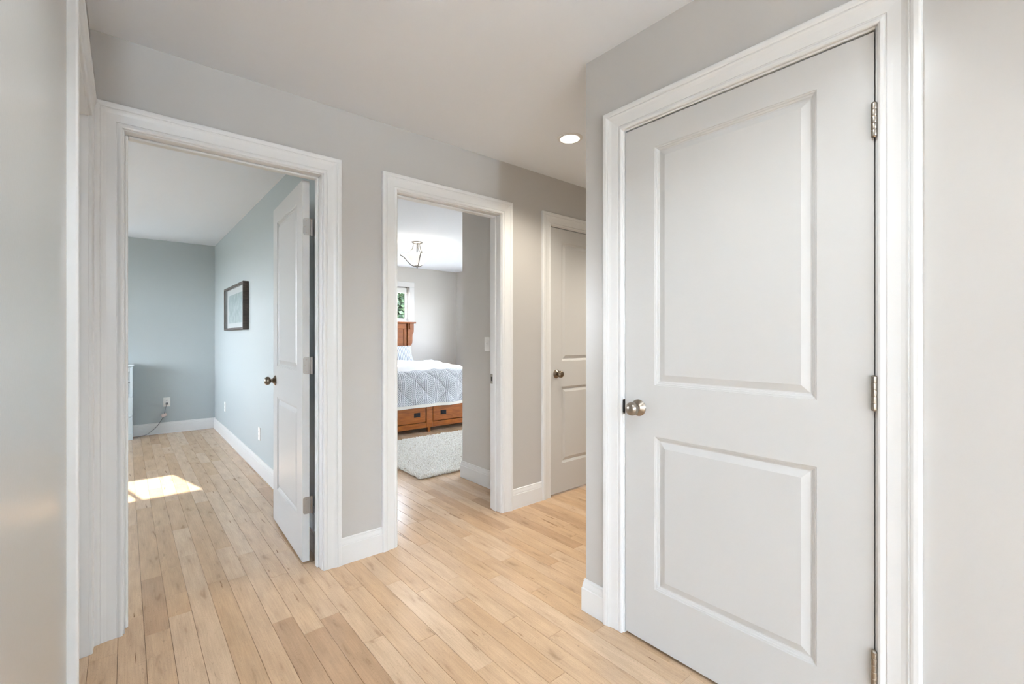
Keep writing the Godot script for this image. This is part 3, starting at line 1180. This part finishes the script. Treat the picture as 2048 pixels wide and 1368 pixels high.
# ---------------------------------------------------------------- bedroom
func make_bedroom() -> void:
	var foot := 5.15
	var bx0 := 2.17
	var bx1 := 3.80
	var c := (bx0 + bx1) / 2
	var o := root("bed", "cherry wood storage bed with drawers in its foot end", "bed")
	var mb := MB.new()
	# frame: rails, end posts
	mb.box(bx0, bx1, 0.06, 0.125, foot, foot + 0.05, 0.004)
	mb.box(bx0, bx1, 0.355, 0.42, foot, foot + 0.05, 0.004)
	part("foot_rail", mb, M.cherry, o)
	for x in [bx0, c - 0.045, bx1 - 0.06]:
		mb = MB.new()
		mb.box(x, x + (0.09 if x > bx0 and x < c else 0.06), 0.06 if x > bx0 and x < c else 0.0, 0.42, foot - 0.004, foot + 0.06, 0.004)
		part("post", mb, M.cherry, o)
	for x in [bx0, bx1 - 0.035]:
		mb = MB.new()
		mb.box(x, x + 0.035, 0.06, 0.42, foot + 0.05, OUTER - 0.1, 0.004)
		part("side_rail", mb, M.cherry, o)
	for x in [bx0 + 0.05, c - 0.02, bx1 - 0.09]:
		for v in [foot + 0.012, foot + 0.95]:
			mb = MB.new()
			mb.box(x, x + 0.04, 0.0, 0.06, v, v + 0.04, 0.003)
			part("leg", mb, M.cherry, o)
	mb = MB.new()
	mb.box(bx0 + 0.035, bx1 - 0.035, 0.10, 0.40, foot + 0.06, foot + 0.075)
	part("inner_panel", mb, M.cherry, o)
	for k in 2:
		var d0 := bx0 + 0.068 if k == 0 else c + 0.053
		var d1 := c - 0.053 if k == 0 else bx1 - 0.068
		mb = MB.new()
		mb.box(d0, d1, 0.133, 0.348, foot + 0.002, foot + 0.03, 0.005)
		var dr := part("drawer", mb, M.cherry, o)
		for s in [0.155, -0.125] if k == 0 else [0.155, -0.155]:
			var hx: float = d0 + s if s > 0.0 else d1 + s
			mb = MB.new()
			mb.box(hx - 0.043, hx + 0.043, 0.205, 0.262, foot - 0.002, foot + 0.004, 0.002)
			var hd := part("handle", mb, M.iron, dr, "black iron drop handle")
			mb = MB.new()
			mb.tube([P(hx - 0.028, 0.245, foot - 0.003), P(hx - 0.028, 0.225, foot - 0.016), P(hx + 0.028, 0.225, foot - 0.016), P(hx + 0.028, 0.245, foot - 0.003)], 0.0045, 8)
			part("bail", mb, M.iron, hd)
	# headboard
	var hv := OUTER - 0.075
	mb = MB.new()
	mb.box(bx0 - 0.01, bx1 + 0.07, 1.455, 1.482, hv - 0.045, hv + 0.05, 0.005)
	part("headboard_cap", mb, M.cherry, o)
	mb = MB.new()
	mb.box(bx0 + 0.10, bx1 - 0.10, 0.45, 1.40, hv + 0.008, hv + 0.022, 0.0)
	part("headboard_panel", mb, M.cherry, o)
	mb = MB.new()
	mb.box(bx0 + 0.05, bx1 - 0.10, 1.36, 1.455, hv - 0.008, hv + 0.03, 0.004)
	part("headboard_rail", mb, M.cherry, o)
	for x in [bx1 - 0.145, bx0 + 0.095, c - 0.03]:
		mb = MB.new()
		mb.box(x, x + 0.05, 0.45, 1.36, hv - 0.008, hv + 0.03, 0.004)
		part("headboard_stile", mb, M.cherry, o)
	for s in [-1.0, 1.0]:
		# shaped end board, stepping in towards the floor
		var e := bx1 if s > 0 else bx0
		var prof := [Vector2(-0.085, 0.0), Vector2(-0.02, 0.0), Vector2(-0.02, 1.06), Vector2(-0.012, 1.085), Vector2(0.004, 1.12), Vector2(0.008, 1.15), Vector2(0.008, 1.24), Vector2(0.014, 1.27), Vector2(0.032, 1.31), Vector2(0.034, 1.34), Vector2(0.034, 1.455), Vector2(-0.085, 1.455)]
		mb = MB.new()
		mb.strip(prof, Vector3.RIGHT * s, Vector3.UP, func(w, t): return P(e + s * w, t, hv - 0.022), func(w, t): return P(e + s * w, t, hv + 0.04))
		part("headboard_end", mb, M.cherry, o)
		mb = MB.new()
		mb.box(e - s * 0.055, e - s * 0.03, 1.36, 1.455, hv - 0.044, hv - 0.022, 0.006)
		part("corbel", mb, M.cherry, o)

	mb = MB.new()
	mb.box(bx0 + 0.04, bx1 - 0.04, 0.42, 0.735, foot + 0.03, OUTER - 0.12, 0.06)
	tag(part("mattress", mb, M.linen), "thick white mattress under the patterned quilt", "mattress")
	make_quilt(bx0, bx1, foot)

	# striped pillow leaning on the headboard
	mb = MB.new()
	var pts := []
	var uvs := []
	var n := 25
	var pc := P(3.38, 0.915, OUTER - 0.235)
	var lean := Basis(Vector3.RIGHT, deg_to_rad(-24))
	for side in [1.0, -1.0]:
		pts = []
		uvs = []
		for j in n:
			for i in n:
				var a := -1.0 + 2.0 * i / (n - 1)
				var b := -1.0 + 2.0 * j / (n - 1)
				var puff := pow(maxf(0.0, (1.0 - pow(absf(a), 3.0)) * (1.0 - pow(absf(b), 3.0))), 0.6)
				var pin := 1.0 - 0.06 * (1.0 - absf(b)) * absf(a)
				pts.append(pc + lean * Vector3(a * 0.36 * pin, b * 0.175 * (1.0 - 0.06 * (1.0 - absf(a))), side * 0.07 * puff))
				uvs.append(Vector2(a * 3.0, b * 2.0))
		mb.grid(pts, uvs, n, n, lean * Vector3(0, 0, side))
	tag(part("pillow", mb, M.pillow), "white pillow with thin blue stripes leaning on the headboard", "pillow")
	make_rug()
	make_pendant()

	# light switch
	o = root("light_switch", "white toggle light switch on the grey wall inside the bedroom", "light switch")
	mb = MB.new()
	mb.box(2.239, 2.245, 1.104, 1.219, 2.915, 2.985, 0.003)
	part("plate", mb, M.plastic, o)
	mb = MB.new()
	mb.box(2.229, 2.240, 1.158, 1.176, 2.946, 2.954, 0.002)
	part("toggle", mb, M.plastic, o)


func make_quilt(bx0: float, bx1: float, foot: float) -> void:
	var f := FastNoiseLite.new()
	f.seed = 17
	f.frequency = 1.6
	f.fractal_octaves = 3
	var top := 0.775
	# sections across the foot: s along the drape from the hem up and over
	var make := func(grow: float, drop: float, back_v: float, uvk: float) -> MB:
		var mb := MB.new()
		var nu := 60
		var path := []   # (v, h, length) along the middle
		var r := 0.10
		path.append(Vector2(foot - 0.035 - grow, top - drop))
		for k in 9:
			path.append(Vector2(foot - 0.035 - grow + 0.012 * sin(k * 0.7), lerpf(top - drop, top - r, (k + 1) / 9.0)))
		for k in 8:
			var a := PI / 2 * (k + 1) / 8.0
			path.append(Vector2(foot - 0.035 - grow + r - r * cos(a), top - r + (r + grow) * sin(a)))
		for k in 14:
			path.append(Vector2(lerpf(foot - 0.035 + r, back_v, (k + 1) / 14.0), top + grow))
		# across: right side hangs as well
		var across := []
		for k in 4:
			across.append(Vector2(bx0 - 0.05 - grow, -0.30 + 0.08 * k))
		for k in 5:
			var a := PI / 2 * k / 4.0
			across.append(Vector2(bx0 - 0.05 - grow + 0.08 - 0.08 * cos(a), -0.08 + 0.08 * sin(a)))
		for k in nu - 18:
			across.append(Vector2(lerpf(bx0 + 0.03, bx1 - 0.03, (k + 0.5) / (nu - 18)), 0.0))
		for k in 5:
			var a := PI / 2 - PI / 2 * k / 4.0
			across.append(Vector2(bx1 + 0.05 + grow - 0.08 + 0.08 * cos(a), -0.08 + 0.08 * sin(a)))
		for k in 4:
			across.append(Vector2(bx1 + 0.05 + grow, -0.14 - 0.08 * k))
		var pts := []
		var uvs := []
		var len := 0.0
		for j in path.size():
			if j > 0:
				len += path[j].distance_to(path[j - 1])
			var w := 0.0
			for i in across.size():
				if i > 0:
					w += across[i].distance_to(across[i - 1])
				var p: Vector2 = path[j]
				var a: Vector2 = across[i]
				var hgt := maxf(p.y + a.y, top - drop)
				var front := clampf((top - p.y) / 0.3, 0.0, 1.0)
				var wav := f.get_noise_3d(a.x * 1.5, hgt * 0.5, p.x) * (0.012 + 0.03 * front) + sin(a.x * 17.0 + p.x * 3.0) * 0.006 * front
				pts.append(P(a.x, hgt + f.get_noise_2d(a.x * 2.0 + 30.0, p.x * 2.0) * 0.022 * (1.0 - front) + f.get_noise_2d(a.x * 1.2, 7.0) * 0.012 * front, p.x - wav))
				uvs.append(Vector2(w * uvk, -len * uvk))
		mb.grid(pts, uvs, across.size(), path.size(), Vector3(0, 1, 1))
		return mb
	var o := root("quilt", "grey and white patterned quilt hanging over the bed's foot end", "quilt")
	part("quilt_top", make.call(0.008, 0.405, foot + 0.19, 1.6), M.quilt, o)
	part("fleece_lining", make.call(0.0, 0.445, foot + 0.18, 1.0), M.fleece, o, "cream fleece lining showing under the hem")

	# white duvet bunched over the upper bed
	var mb := MB.new()
	var pts := []
	var uvs := []
	var nu := 56
	var nv := 40
	for j in nv:
		for i in nu:
			var x := lerpf(bx0 - 0.02, bx1 + 0.03, float(i) / (nu - 1))
			var start := foot + 0.245 + 0.10 * smoothstep(0.55, 0.95, float(i) / (nu - 1)) + 0.03 * sin(x * 6.0)
			var v := lerpf(start, OUTER - 0.52, float(j) / (nv - 1))
			var e := smoothstep(0.0, 0.10, float(j) / (nv - 1)) * smoothstep(0.0, 0.05, float(nu - 1 - i) / (nu - 1)) * smoothstep(0.0, 0.05, float(i) / (nu - 1))
			var lump := 0.045 + 0.03 * f.get_noise_2d(x * 1.4, v * 1.4) + 0.025 * sin(v * 5.0 + x * 2.0)
			pts.append(P(x, 0.748 + e * maxf(0.045, lump + 0.03), v))
			uvs.append(Vector2(x, v))
	mb.grid(pts, uvs, nu, nv, Vector3.UP)
	tag(part("duvet", mb, M.linen), "white duvet spread over the upper part of the bed", "duvet")


func make_rug() -> void:
	var x0 := 1.92
	var x1 := 4.25
	var v0 := 3.46
	var v1 := 4.86
	var o := root("rug", "cream shag rug on the bedroom floor before the bed", "rug")
	var mb := MB.new()
	mb.box(x0 + 0.015, x1 - 0.015, 0.001, 0.012, v0 + 0.015, v1 - 0.015, 0.004)
	part("backing", mb, M.rug_base, o)
	var blade := MB.new()
	var ring := [Vector3(0.0045, 0, 0), Vector3(-0.0023, 0, 0.0039), Vector3(-0.0023, 0, -0.0039)]
	var top := [Vector3(0.0065, 0.02, 0.001), Vector3(0.0, 0.02, 0.0045), Vector3(0.0, 0.02, -0.0025)]
	var tip := Vector3(0.006, 0.027, 0.002)
	for k in 3:
		var q := (k + 1) % 3
		blade.quad(ring[k], ring[q], top[q], top[k], ring[k] + ring[q])
		blade.tri(top[k], top[q], tip, ring[k] + ring[q] + Vector3.UP * 0.01)
	var mm := MultiMesh.new()
	mm.transform_format = MultiMesh.TRANSFORM_3D
	mm.use_colors = true
	mm.mesh = blade.mesh()
	var count := 70000
	mm.instance_count = count
	for k in count:
		var x := rng.randf_range(x0 + 0.008, x1 - 0.008)
		var v := rng.randf_range(v0 + 0.008, v1 - 0.008)
		var near_edge := minf(minf(x - x0, x1 - x), minf(v - v0, v1 - v))
		var s := rng.randf_range(0.85, 1.25)
		var b := Basis(Vector3.UP, rng.randf() * TAU) * Basis(Vector3.RIGHT, rng.randf_range(-0.6, 0.6))
		if near_edge < 0.02:
			var push := Vector3(signf(x - (x0 + x1) / 2) if minf(x - x0, x1 - x) < 0.02 else 0.0, 0, -signf(v - (v0 + v1) / 2) if minf(v - v0, v1 - v) < 0.02 else 0.0)
			b = Basis(Vector3.UP.cross(push).normalized(), rng.randf_range(0.3, 1.0)) * b
		mm.set_instance_transform(k, Transform3D(b.scaled(Vector3(s, s, s)), P(x, 0.008, v)))
		var t := rng.randf()
		var col := Color(0.94, 0.92, 0.86) if t < 0.82 else (Color(0.82, 0.77, 0.68) if t < 0.985 else Color(0.5, 0.42, 0.33))
		mm.set_instance_color(k, col * rng.randf_range(0.92, 1.0))
	var mi := MultiMeshInstance3D.new()
	mi.name = "pile"
	mi.multimesh = mm
	mi.material_override = M.pile
	mi.set_meta("kind", "stuff")
	o.add_child(mi)


func make_pendant() -> void:
	var o := root("ceiling_lamp", "nickel ceiling lamp with a white glass bowl in the bedroom", "ceiling lamp")
	o.position = P(2.86, CEIL, 5.25)
	var mb := MB.new()
	mb.lathe([Vector2(0.0, 0.0), Vector2(0.072, 0.0), Vector2(0.074, -0.006), Vector2(0.068, -0.016), Vector2(0.05, -0.024), Vector2(0.02, -0.028), Vector2(0.0, -0.028)], Transform3D(), 32)
	part("canopy", mb, M.pewter, o)
	mb = MB.new()
	mb.tube([Vector3(0, -0.02, 0), Vector3(0, -0.15, 0)], 0.007, 10)
	part("stem", mb, M.pewter, o)
	mb = MB.new()
	mb.lathe([Vector2(0.0, -0.308), Vector2(0.03, -0.306), Vector2(0.065, -0.292), Vector2(0.10, -0.265), Vector2(0.13, -0.232), Vector2(0.155, -0.202), Vector2(0.180, -0.182), Vector2(0.2, -0.172), Vector2(0.2, -0.168), Vector2(0.178, -0.177), Vector2(0.15, -0.197)], Transform3D(), 40)
	var g := mat(Color8(250, 250, 248), 0.35)
	g.emission_enabled = true
	g.emission = Color(1.0, 0.97, 0.92)
	g.emission_energy_multiplier = 0.16
	part("glass_bowl", mb, g, o, "glowing white glass bowl")
	var arms := [deg_to_rad(65), deg_to_rad(185), deg_to_rad(305)]
	for a in arms:
		var d := Vector3(0.762, 0, 0.647) * cos(a) + Vector3(-0.647, 0, 0.762) * sin(a)
		var pts := []
		for q in [Vector2(0.05, -0.022), Vector2(0.052, -0.05), Vector2(0.06, -0.085), Vector2(0.085, -0.118), Vector2(0.12, -0.142), Vector2(0.165, -0.158), Vector2(0.206, -0.166), Vector2(0.20, -0.176), Vector2(0.178, -0.189), Vector2(0.158, -0.209), Vector2(0.134, -0.238), Vector2(0.103, -0.272), Vector2(0.066, -0.300), Vector2(0.03, -0.314)]:
			pts.append(d * q.x + Vector3.UP * q.y)
		mb = MB.new()
		mb.tube(pts, 0.0055, 8)
		var arm := part("arm", mb, M.pewter, o)
		mb = MB.new()
		mb.lathe([Vector2(0.0, -0.012), Vector2(0.008, -0.009), Vector2(0.010, 0.0), Vector2(0.007, 0.008), Vector2(0.0, 0.013)], Transform3D(Basis(), d * 0.212 + Vector3.UP * -0.165), 14)
		part("arm_finial", mb, M.pewter, arm)
	mb = MB.new()
	mb.lathe([Vector2(0.0, -0.338), Vector2(0.006, -0.335), Vector2(0.008, -0.328), Vector2(0.005, -0.322), Vector2(0.03, -0.318), Vector2(0.038, -0.312), Vector2(0.036, -0.306), Vector2(0.0, -0.304)], Transform3D(), 24)
	part("bottom_finial", mb, M.pewter, o)
	var l := OmniLight3D.new()
	l.name = "bowl_light"
	l.light_color = Color(1.0, 0.95, 0.88)
	l.light_energy = 0.05
	l.light_size = 0.08
	l.omni_range = 12.0
	l.omni_attenuation = 2.0
	l.shadow_enabled = true
	o.add_child(l)
	l.position = Vector3(0, -0.21, 0)


# ---------------------------------------------------------------- blue room
func outlet(t: Transform3D, label: String) -> Node3D:
	# local z out of the wall, y up
	var o := root("wall_outlet", label, "outlet", "wall outlets")
	var mb := MB.new()
	mb.cbox(Vector3(-0.036, -0.058, 0), Vector3(0.036, 0.058, 0.006), 0.0025, t)
	part("plate", mb, M.plastic, o)
	for y in [-0.02, 0.02]:
		mb = MB.new()
		mb.cbox(Vector3(-0.017, y - 0.014, 0.004), Vector3(0.017, y + 0.014, 0.0075), 0.003, t)
		var f := part("socket", mb, M.plastic, o)
		mb = MB.new()
		for x in [-0.007, 0.006]:
			mb.cbox(Vector3(x - 0.0012, y - 0.003, 0.007), Vector3(x + 0.0012, y + 0.007, 0.0078), 0.0, t)
		mb.cbox(Vector3(-0.002, y - 0.0095, 0.007), Vector3(0.002, y - 0.0055, 0.0078), 0.0, t)
		part("slot", mb, M.black, f)
	return o


func make_blue_room() -> void:
	var tb := Transform3D(Basis(Vector3.RIGHT, Vector3.UP, P(0, 0, -1)), P(0.405, 0.395, OUTER))
	outlet(tb, "white outlet with a plugged-in cord on the blue room's far wall")
	outlet(Transform3D(Basis(P(0, 0, -1), Vector3.UP, Vector3.LEFT), P(0.92, 0.38, 6.42)), "white outlet below the picture, near the room's far corner")
	outlet(Transform3D(Basis(P(0, 0, -1), Vector3.UP, Vector3.LEFT), P(0.92, 0.352, 4.58)), "white outlet low on the blue wall next to the open door")
	# cord from the outlet to the cabinet
	var o := root("power_cord", "thin grey cord trailing from the outlet to the small cabinet", "cord")
	var mb := MB.new()
	mb.box(0.392, 0.418, 0.362, 0.388, OUTER - 0.03, OUTER - 0.0076, 0.004)
	part("plug", mb, M.cord, o)
	var c := Curve3D.new()
	for q in [[0.405, 0.372, 0.024], [0.385, 0.30, 0.035], [0.37, 0.22, 0.035], [0.34, 0.16, 0.035], [0.29, 0.085, 0.04], [0.21, 0.02, 0.05], [0.14, 0.006, 0.07], [0.105, 0.004, 0.09], [0.09, 0.004, 0.12]]:
		c.add_point(P(q[0], q[1], OUTER - q[2]))
	for i in range(1, c.point_count - 1):
		var d := (c.get_point_position(i + 1) - c.get_point_position(i - 1)) / 6.0
		c.set_point_in(i, -d)
		c.set_point_out(i, d)
	var pts := []
	for k in 50:
		pts.append(c.sample_baked(c.get_baked_length() * k / 49.0, true))
	mb = MB.new()
	mb.tube(pts, 0.0032, 6)
	part("cable", mb, M.cord, o)
	mb = MB.new()
	mb.cbox(Vector3(-0.028, -0.02, -0.009), Vector3(0.028, 0.02, 0.009), 0.004, Transform3D(Basis(Vector3(0, 0, 1), 0.35), P(0.375, 0.235, OUTER - 0.035)))
	part("inline_switch", mb, M.adapter, o, "pale pink inline switch block")

	# framed print, a deep box frame
	o = root("picture_frame", "dark wood box frame with a misty print on the blue wall", "picture")
	var v0 := 5.04
	var v1 := 6.15
	var h0 := 1.295
	var h1 := 1.765
	var xf := 0.868
	var r := 0.022
	for q in [[v0, v0 + r, h0, h1], [v1 - r, v1, h0, h1], [v0 + r, v1 - r, h0, h0 + r], [v0 + r, v1 - r, h1 - r, h1]]:
		mb = MB.new()
		mb.box(xf, 0.918, q[2], q[3], q[0], q[1], 0.0015)
		part("frame_rail", mb, M.frame, o)
	mb = MB.new()
	mb.box(0.90, 0.912, h0 + r, h1 - r, v0 + r, v1 - r)
	part("mat_board", mb, M.mat_board, o)
	mb = MB.new()
	var a := [v0 + 0.11, v1 - 0.11, h0 + 0.075, h1 - 0.085]
	mb.quad(P(0.899, a[2], a[0]), P(0.899, a[2], a[1]), P(0.899, a[3], a[1]), P(0.899, a[3], a[0]), Vector3.LEFT, Vector2(1, 1), Vector2(0, 1), Vector2(0, 0), Vector2(1, 0))
	part("art_print", mb, M.print, o)
	mb = MB.new()
	mb.quad(P(0.874, h0 + r, v0 + r), P(0.874, h0 + r, v1 - r), P(0.874, h1 - r, v1 - r), P(0.874, h1 - r, v0 + r), Vector3.LEFT)
	part("glazing", mb, M.glass, o)

	# small cabinet at the far wall
	o = root("cabinet", "small pale blue cabinet with a glazed door by the far wall", "cabinet")
	var x0 := -0.43
	var x1 := 0.072
	var f := 7.02
	mb = MB.new()
	mb.box(x0, x0 + 0.018, 0.0, 0.87, f, OUTER - 0.02)
	mb.box(x1 - 0.018, x1, 0.0, 0.87, f, OUTER - 0.02)
	mb.box(x0 + 0.018, x1 - 0.018, 0.06, 0.87, OUTER - 0.03, OUTER - 0.02)
	mb.box(x0 + 0.018, x1 - 0.018, 0.06, 0.078, f, OUTER - 0.03)
	mb.box(x0 + 0.018, x1 - 0.018, 0.50, 0.518, f, OUTER - 0.03)
	part("body", mb, M.cabinet, o)
	mb = MB.new()
	mb.box(x0 - 0.014, x1 + 0.014, 0.87, 0.895, f - 0.016, OUTER - 0.018, 0.004)
	part("top", mb, M.cabinet, o)
	mb = MB.new()
	mb.box(x0, x1, 0.0, 0.065, f - 0.006, f, 0.002)
	part("plinth", mb, M.cabinet, o)
	mb = MB.new()
	for q in [[x0 + 0.004, x0 + 0.04, 0.515, 0.862], [x1 - 0.028, x1 - 0.004, 0.515, 0.862], [x0 + 0.04, x1 - 0.028, 0.515, 0.545], [x0 + 0.04, x1 - 0.028, 0.81, 0.862], [x0 + 0.04, x1 - 0.028, 0.69, 0.705]]:
		mb.box(q[0], q[1], q[2], q[3], f - 0.014, f, 0.002)
	var gd := part("glazed_door", mb, M.cabinet, o)
	for q in [[0.545, 0.69], [0.705, 0.81]]:
		mb = MB.new()
		mb.quad(P(x0 + 0.04, q[0], f - 0.006), P(x1 - 0.028, q[0], f - 0.006), P(x1 - 0.028, q[1], f - 0.006), P(x0 + 0.04, q[1], f - 0.006), P(0, 0, -1))
		part("pane", mb, M.glass, gd)
	mb = MB.new()
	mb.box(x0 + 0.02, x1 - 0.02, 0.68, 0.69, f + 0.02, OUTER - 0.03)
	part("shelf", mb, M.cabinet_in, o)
	mb = MB.new()
	mb.box(x0 + 0.004, x1 - 0.004, 0.072, 0.508, f - 0.014, f, 0.003)
	var ld := part("lower_door", mb, M.cabinet, o)
	mb = MB.new()
	mb.lathe([Vector2(0.006, 0.0), Vector2(0.006, 0.008), Vector2(0.014, 0.013), Vector2(0.016, 0.02), Vector2(0.010, 0.026), Vector2(0.0, 0.028)], Transform3D(Basis(Vector3.RIGHT, P(0, 0, -1), Vector3.UP), P(x1 - 0.03, 0.285, f - 0.014)), 18)
	part("knob", mb, M.cabinet, ld)


# ---------------------------------------------------------------- outside
func make_outside() -> void:
	var o := root("garden_tree", "leafy green tree outside the bedroom window", "tree", "trees in the garden")
	o.position = P(5.9, -0.3, 11.8)
	var mb := MB.new()
	mb.tube([Vector3(0, 0, 0), Vector3(0.05, 0.9, 0.03), Vector3(-0.02, 1.9, 0.0), Vector3(0.06, 3.2, -0.05)], 0.14, 10, 0.05)
	part("trunk", mb, M.bark, o)
	var lf := MB.new()
	lf.tri(Vector3(0, 0, 0), Vector3(0.035, 0.045, 0.006), Vector3(0, 0.11, 0), Vector3(0, 0, 1))
	lf.tri(Vector3(0, 0, 0), Vector3(-0.035, 0.045, 0.006), Vector3(0, 0.11, 0), Vector3(0, 0, 1))
	var mm := MultiMesh.new()
	mm.transform_format = MultiMesh.TRANSFORM_3D
	mm.use_colors = true
	mm.mesh = lf.mesh()
	mm.instance_count = 14000
	for k in 14000:
		var d := Vector3(rng.randfn(), rng.randfn(), rng.randfn()).normalized() * pow(rng.randf(), 0.45)
		var p := Vector3(0, 2.3, 0) + d * Vector3(1.4, 1.6, 1.3)
		var b := Basis.from_euler(Vector3(rng.randf() * TAU, rng.randf() * TAU, rng.randf() * TAU)).scaled(Vector3.ONE * rng.randf_range(0.8, 1.5))
		mm.set_instance_transform(k, Transform3D(b, p))
		mm.set_instance_color(k, Color(0.016, 0.034, 0.018).lerp(Color(0.05, 0.085, 0.03), rng.randf()))
	var mi := MultiMeshInstance3D.new()
	mi.name = "foliage"
	mi.multimesh = mm
	mi.material_override = M.leaf
	mi.set_meta("kind", "stuff")
	o.add_child(mi)
	for q in [[-1.6, 11.6, 0.82, 1.0, "unseen low tree hiding the low sky outside the blue room window"], [2.2, 12.4, 0.8, 2.2, "unseen low tree hiding the low sky between the two windows"]]:  # unseen trees, placed to block low sky outside the windows
		var d: Node3D = o.duplicate()
		d.name = "garden_tree_001" if q[0] < 0 else "garden_tree_002"
		add_child(d)
		d.position = P(q[0], -0.3, q[1])
		d.scale = Vector3.ONE * q[2]
		d.rotation.y = q[3]
		d.set_meta("label", q[4])


func _ready() -> void:
	rng.seed = 20240611
	make_view()
	make_materials()
	make_shell()
	make_floor()
	make_trim()
	make_doors()
	make_windows()
	make_bedroom()
	make_blue_room()
	make_outside()
	var warm := Color(1.0, 0.965, 0.9)
	var white := Color(0.94, 0.98, 1.0)
	downlight(2.08, 1.90, 0.9, warm, "round recessed ceiling light glowing near the wall corner", 66.0, 0.8)
	downlight(0.58, 0.42, 0.75, white, "round recessed ceiling light above the camera", 72.0, 0.6)
	downlight(3.60, 1.90, 1.6, warm, "unseen round ceiling light farther along, placed to light the far hallway", 66.0, 0.8)  # unseen lamp, placed to light the far hallway
	downlight(-2.00, -1.60, 3.0, white, "added fill light on the living room ceiling, out of view")  # added fill out of view, light bounces up off the floor
	added_uplighter(-0.35, -4.1, 48.0)  # added fill for the hallway ceiling, out of view
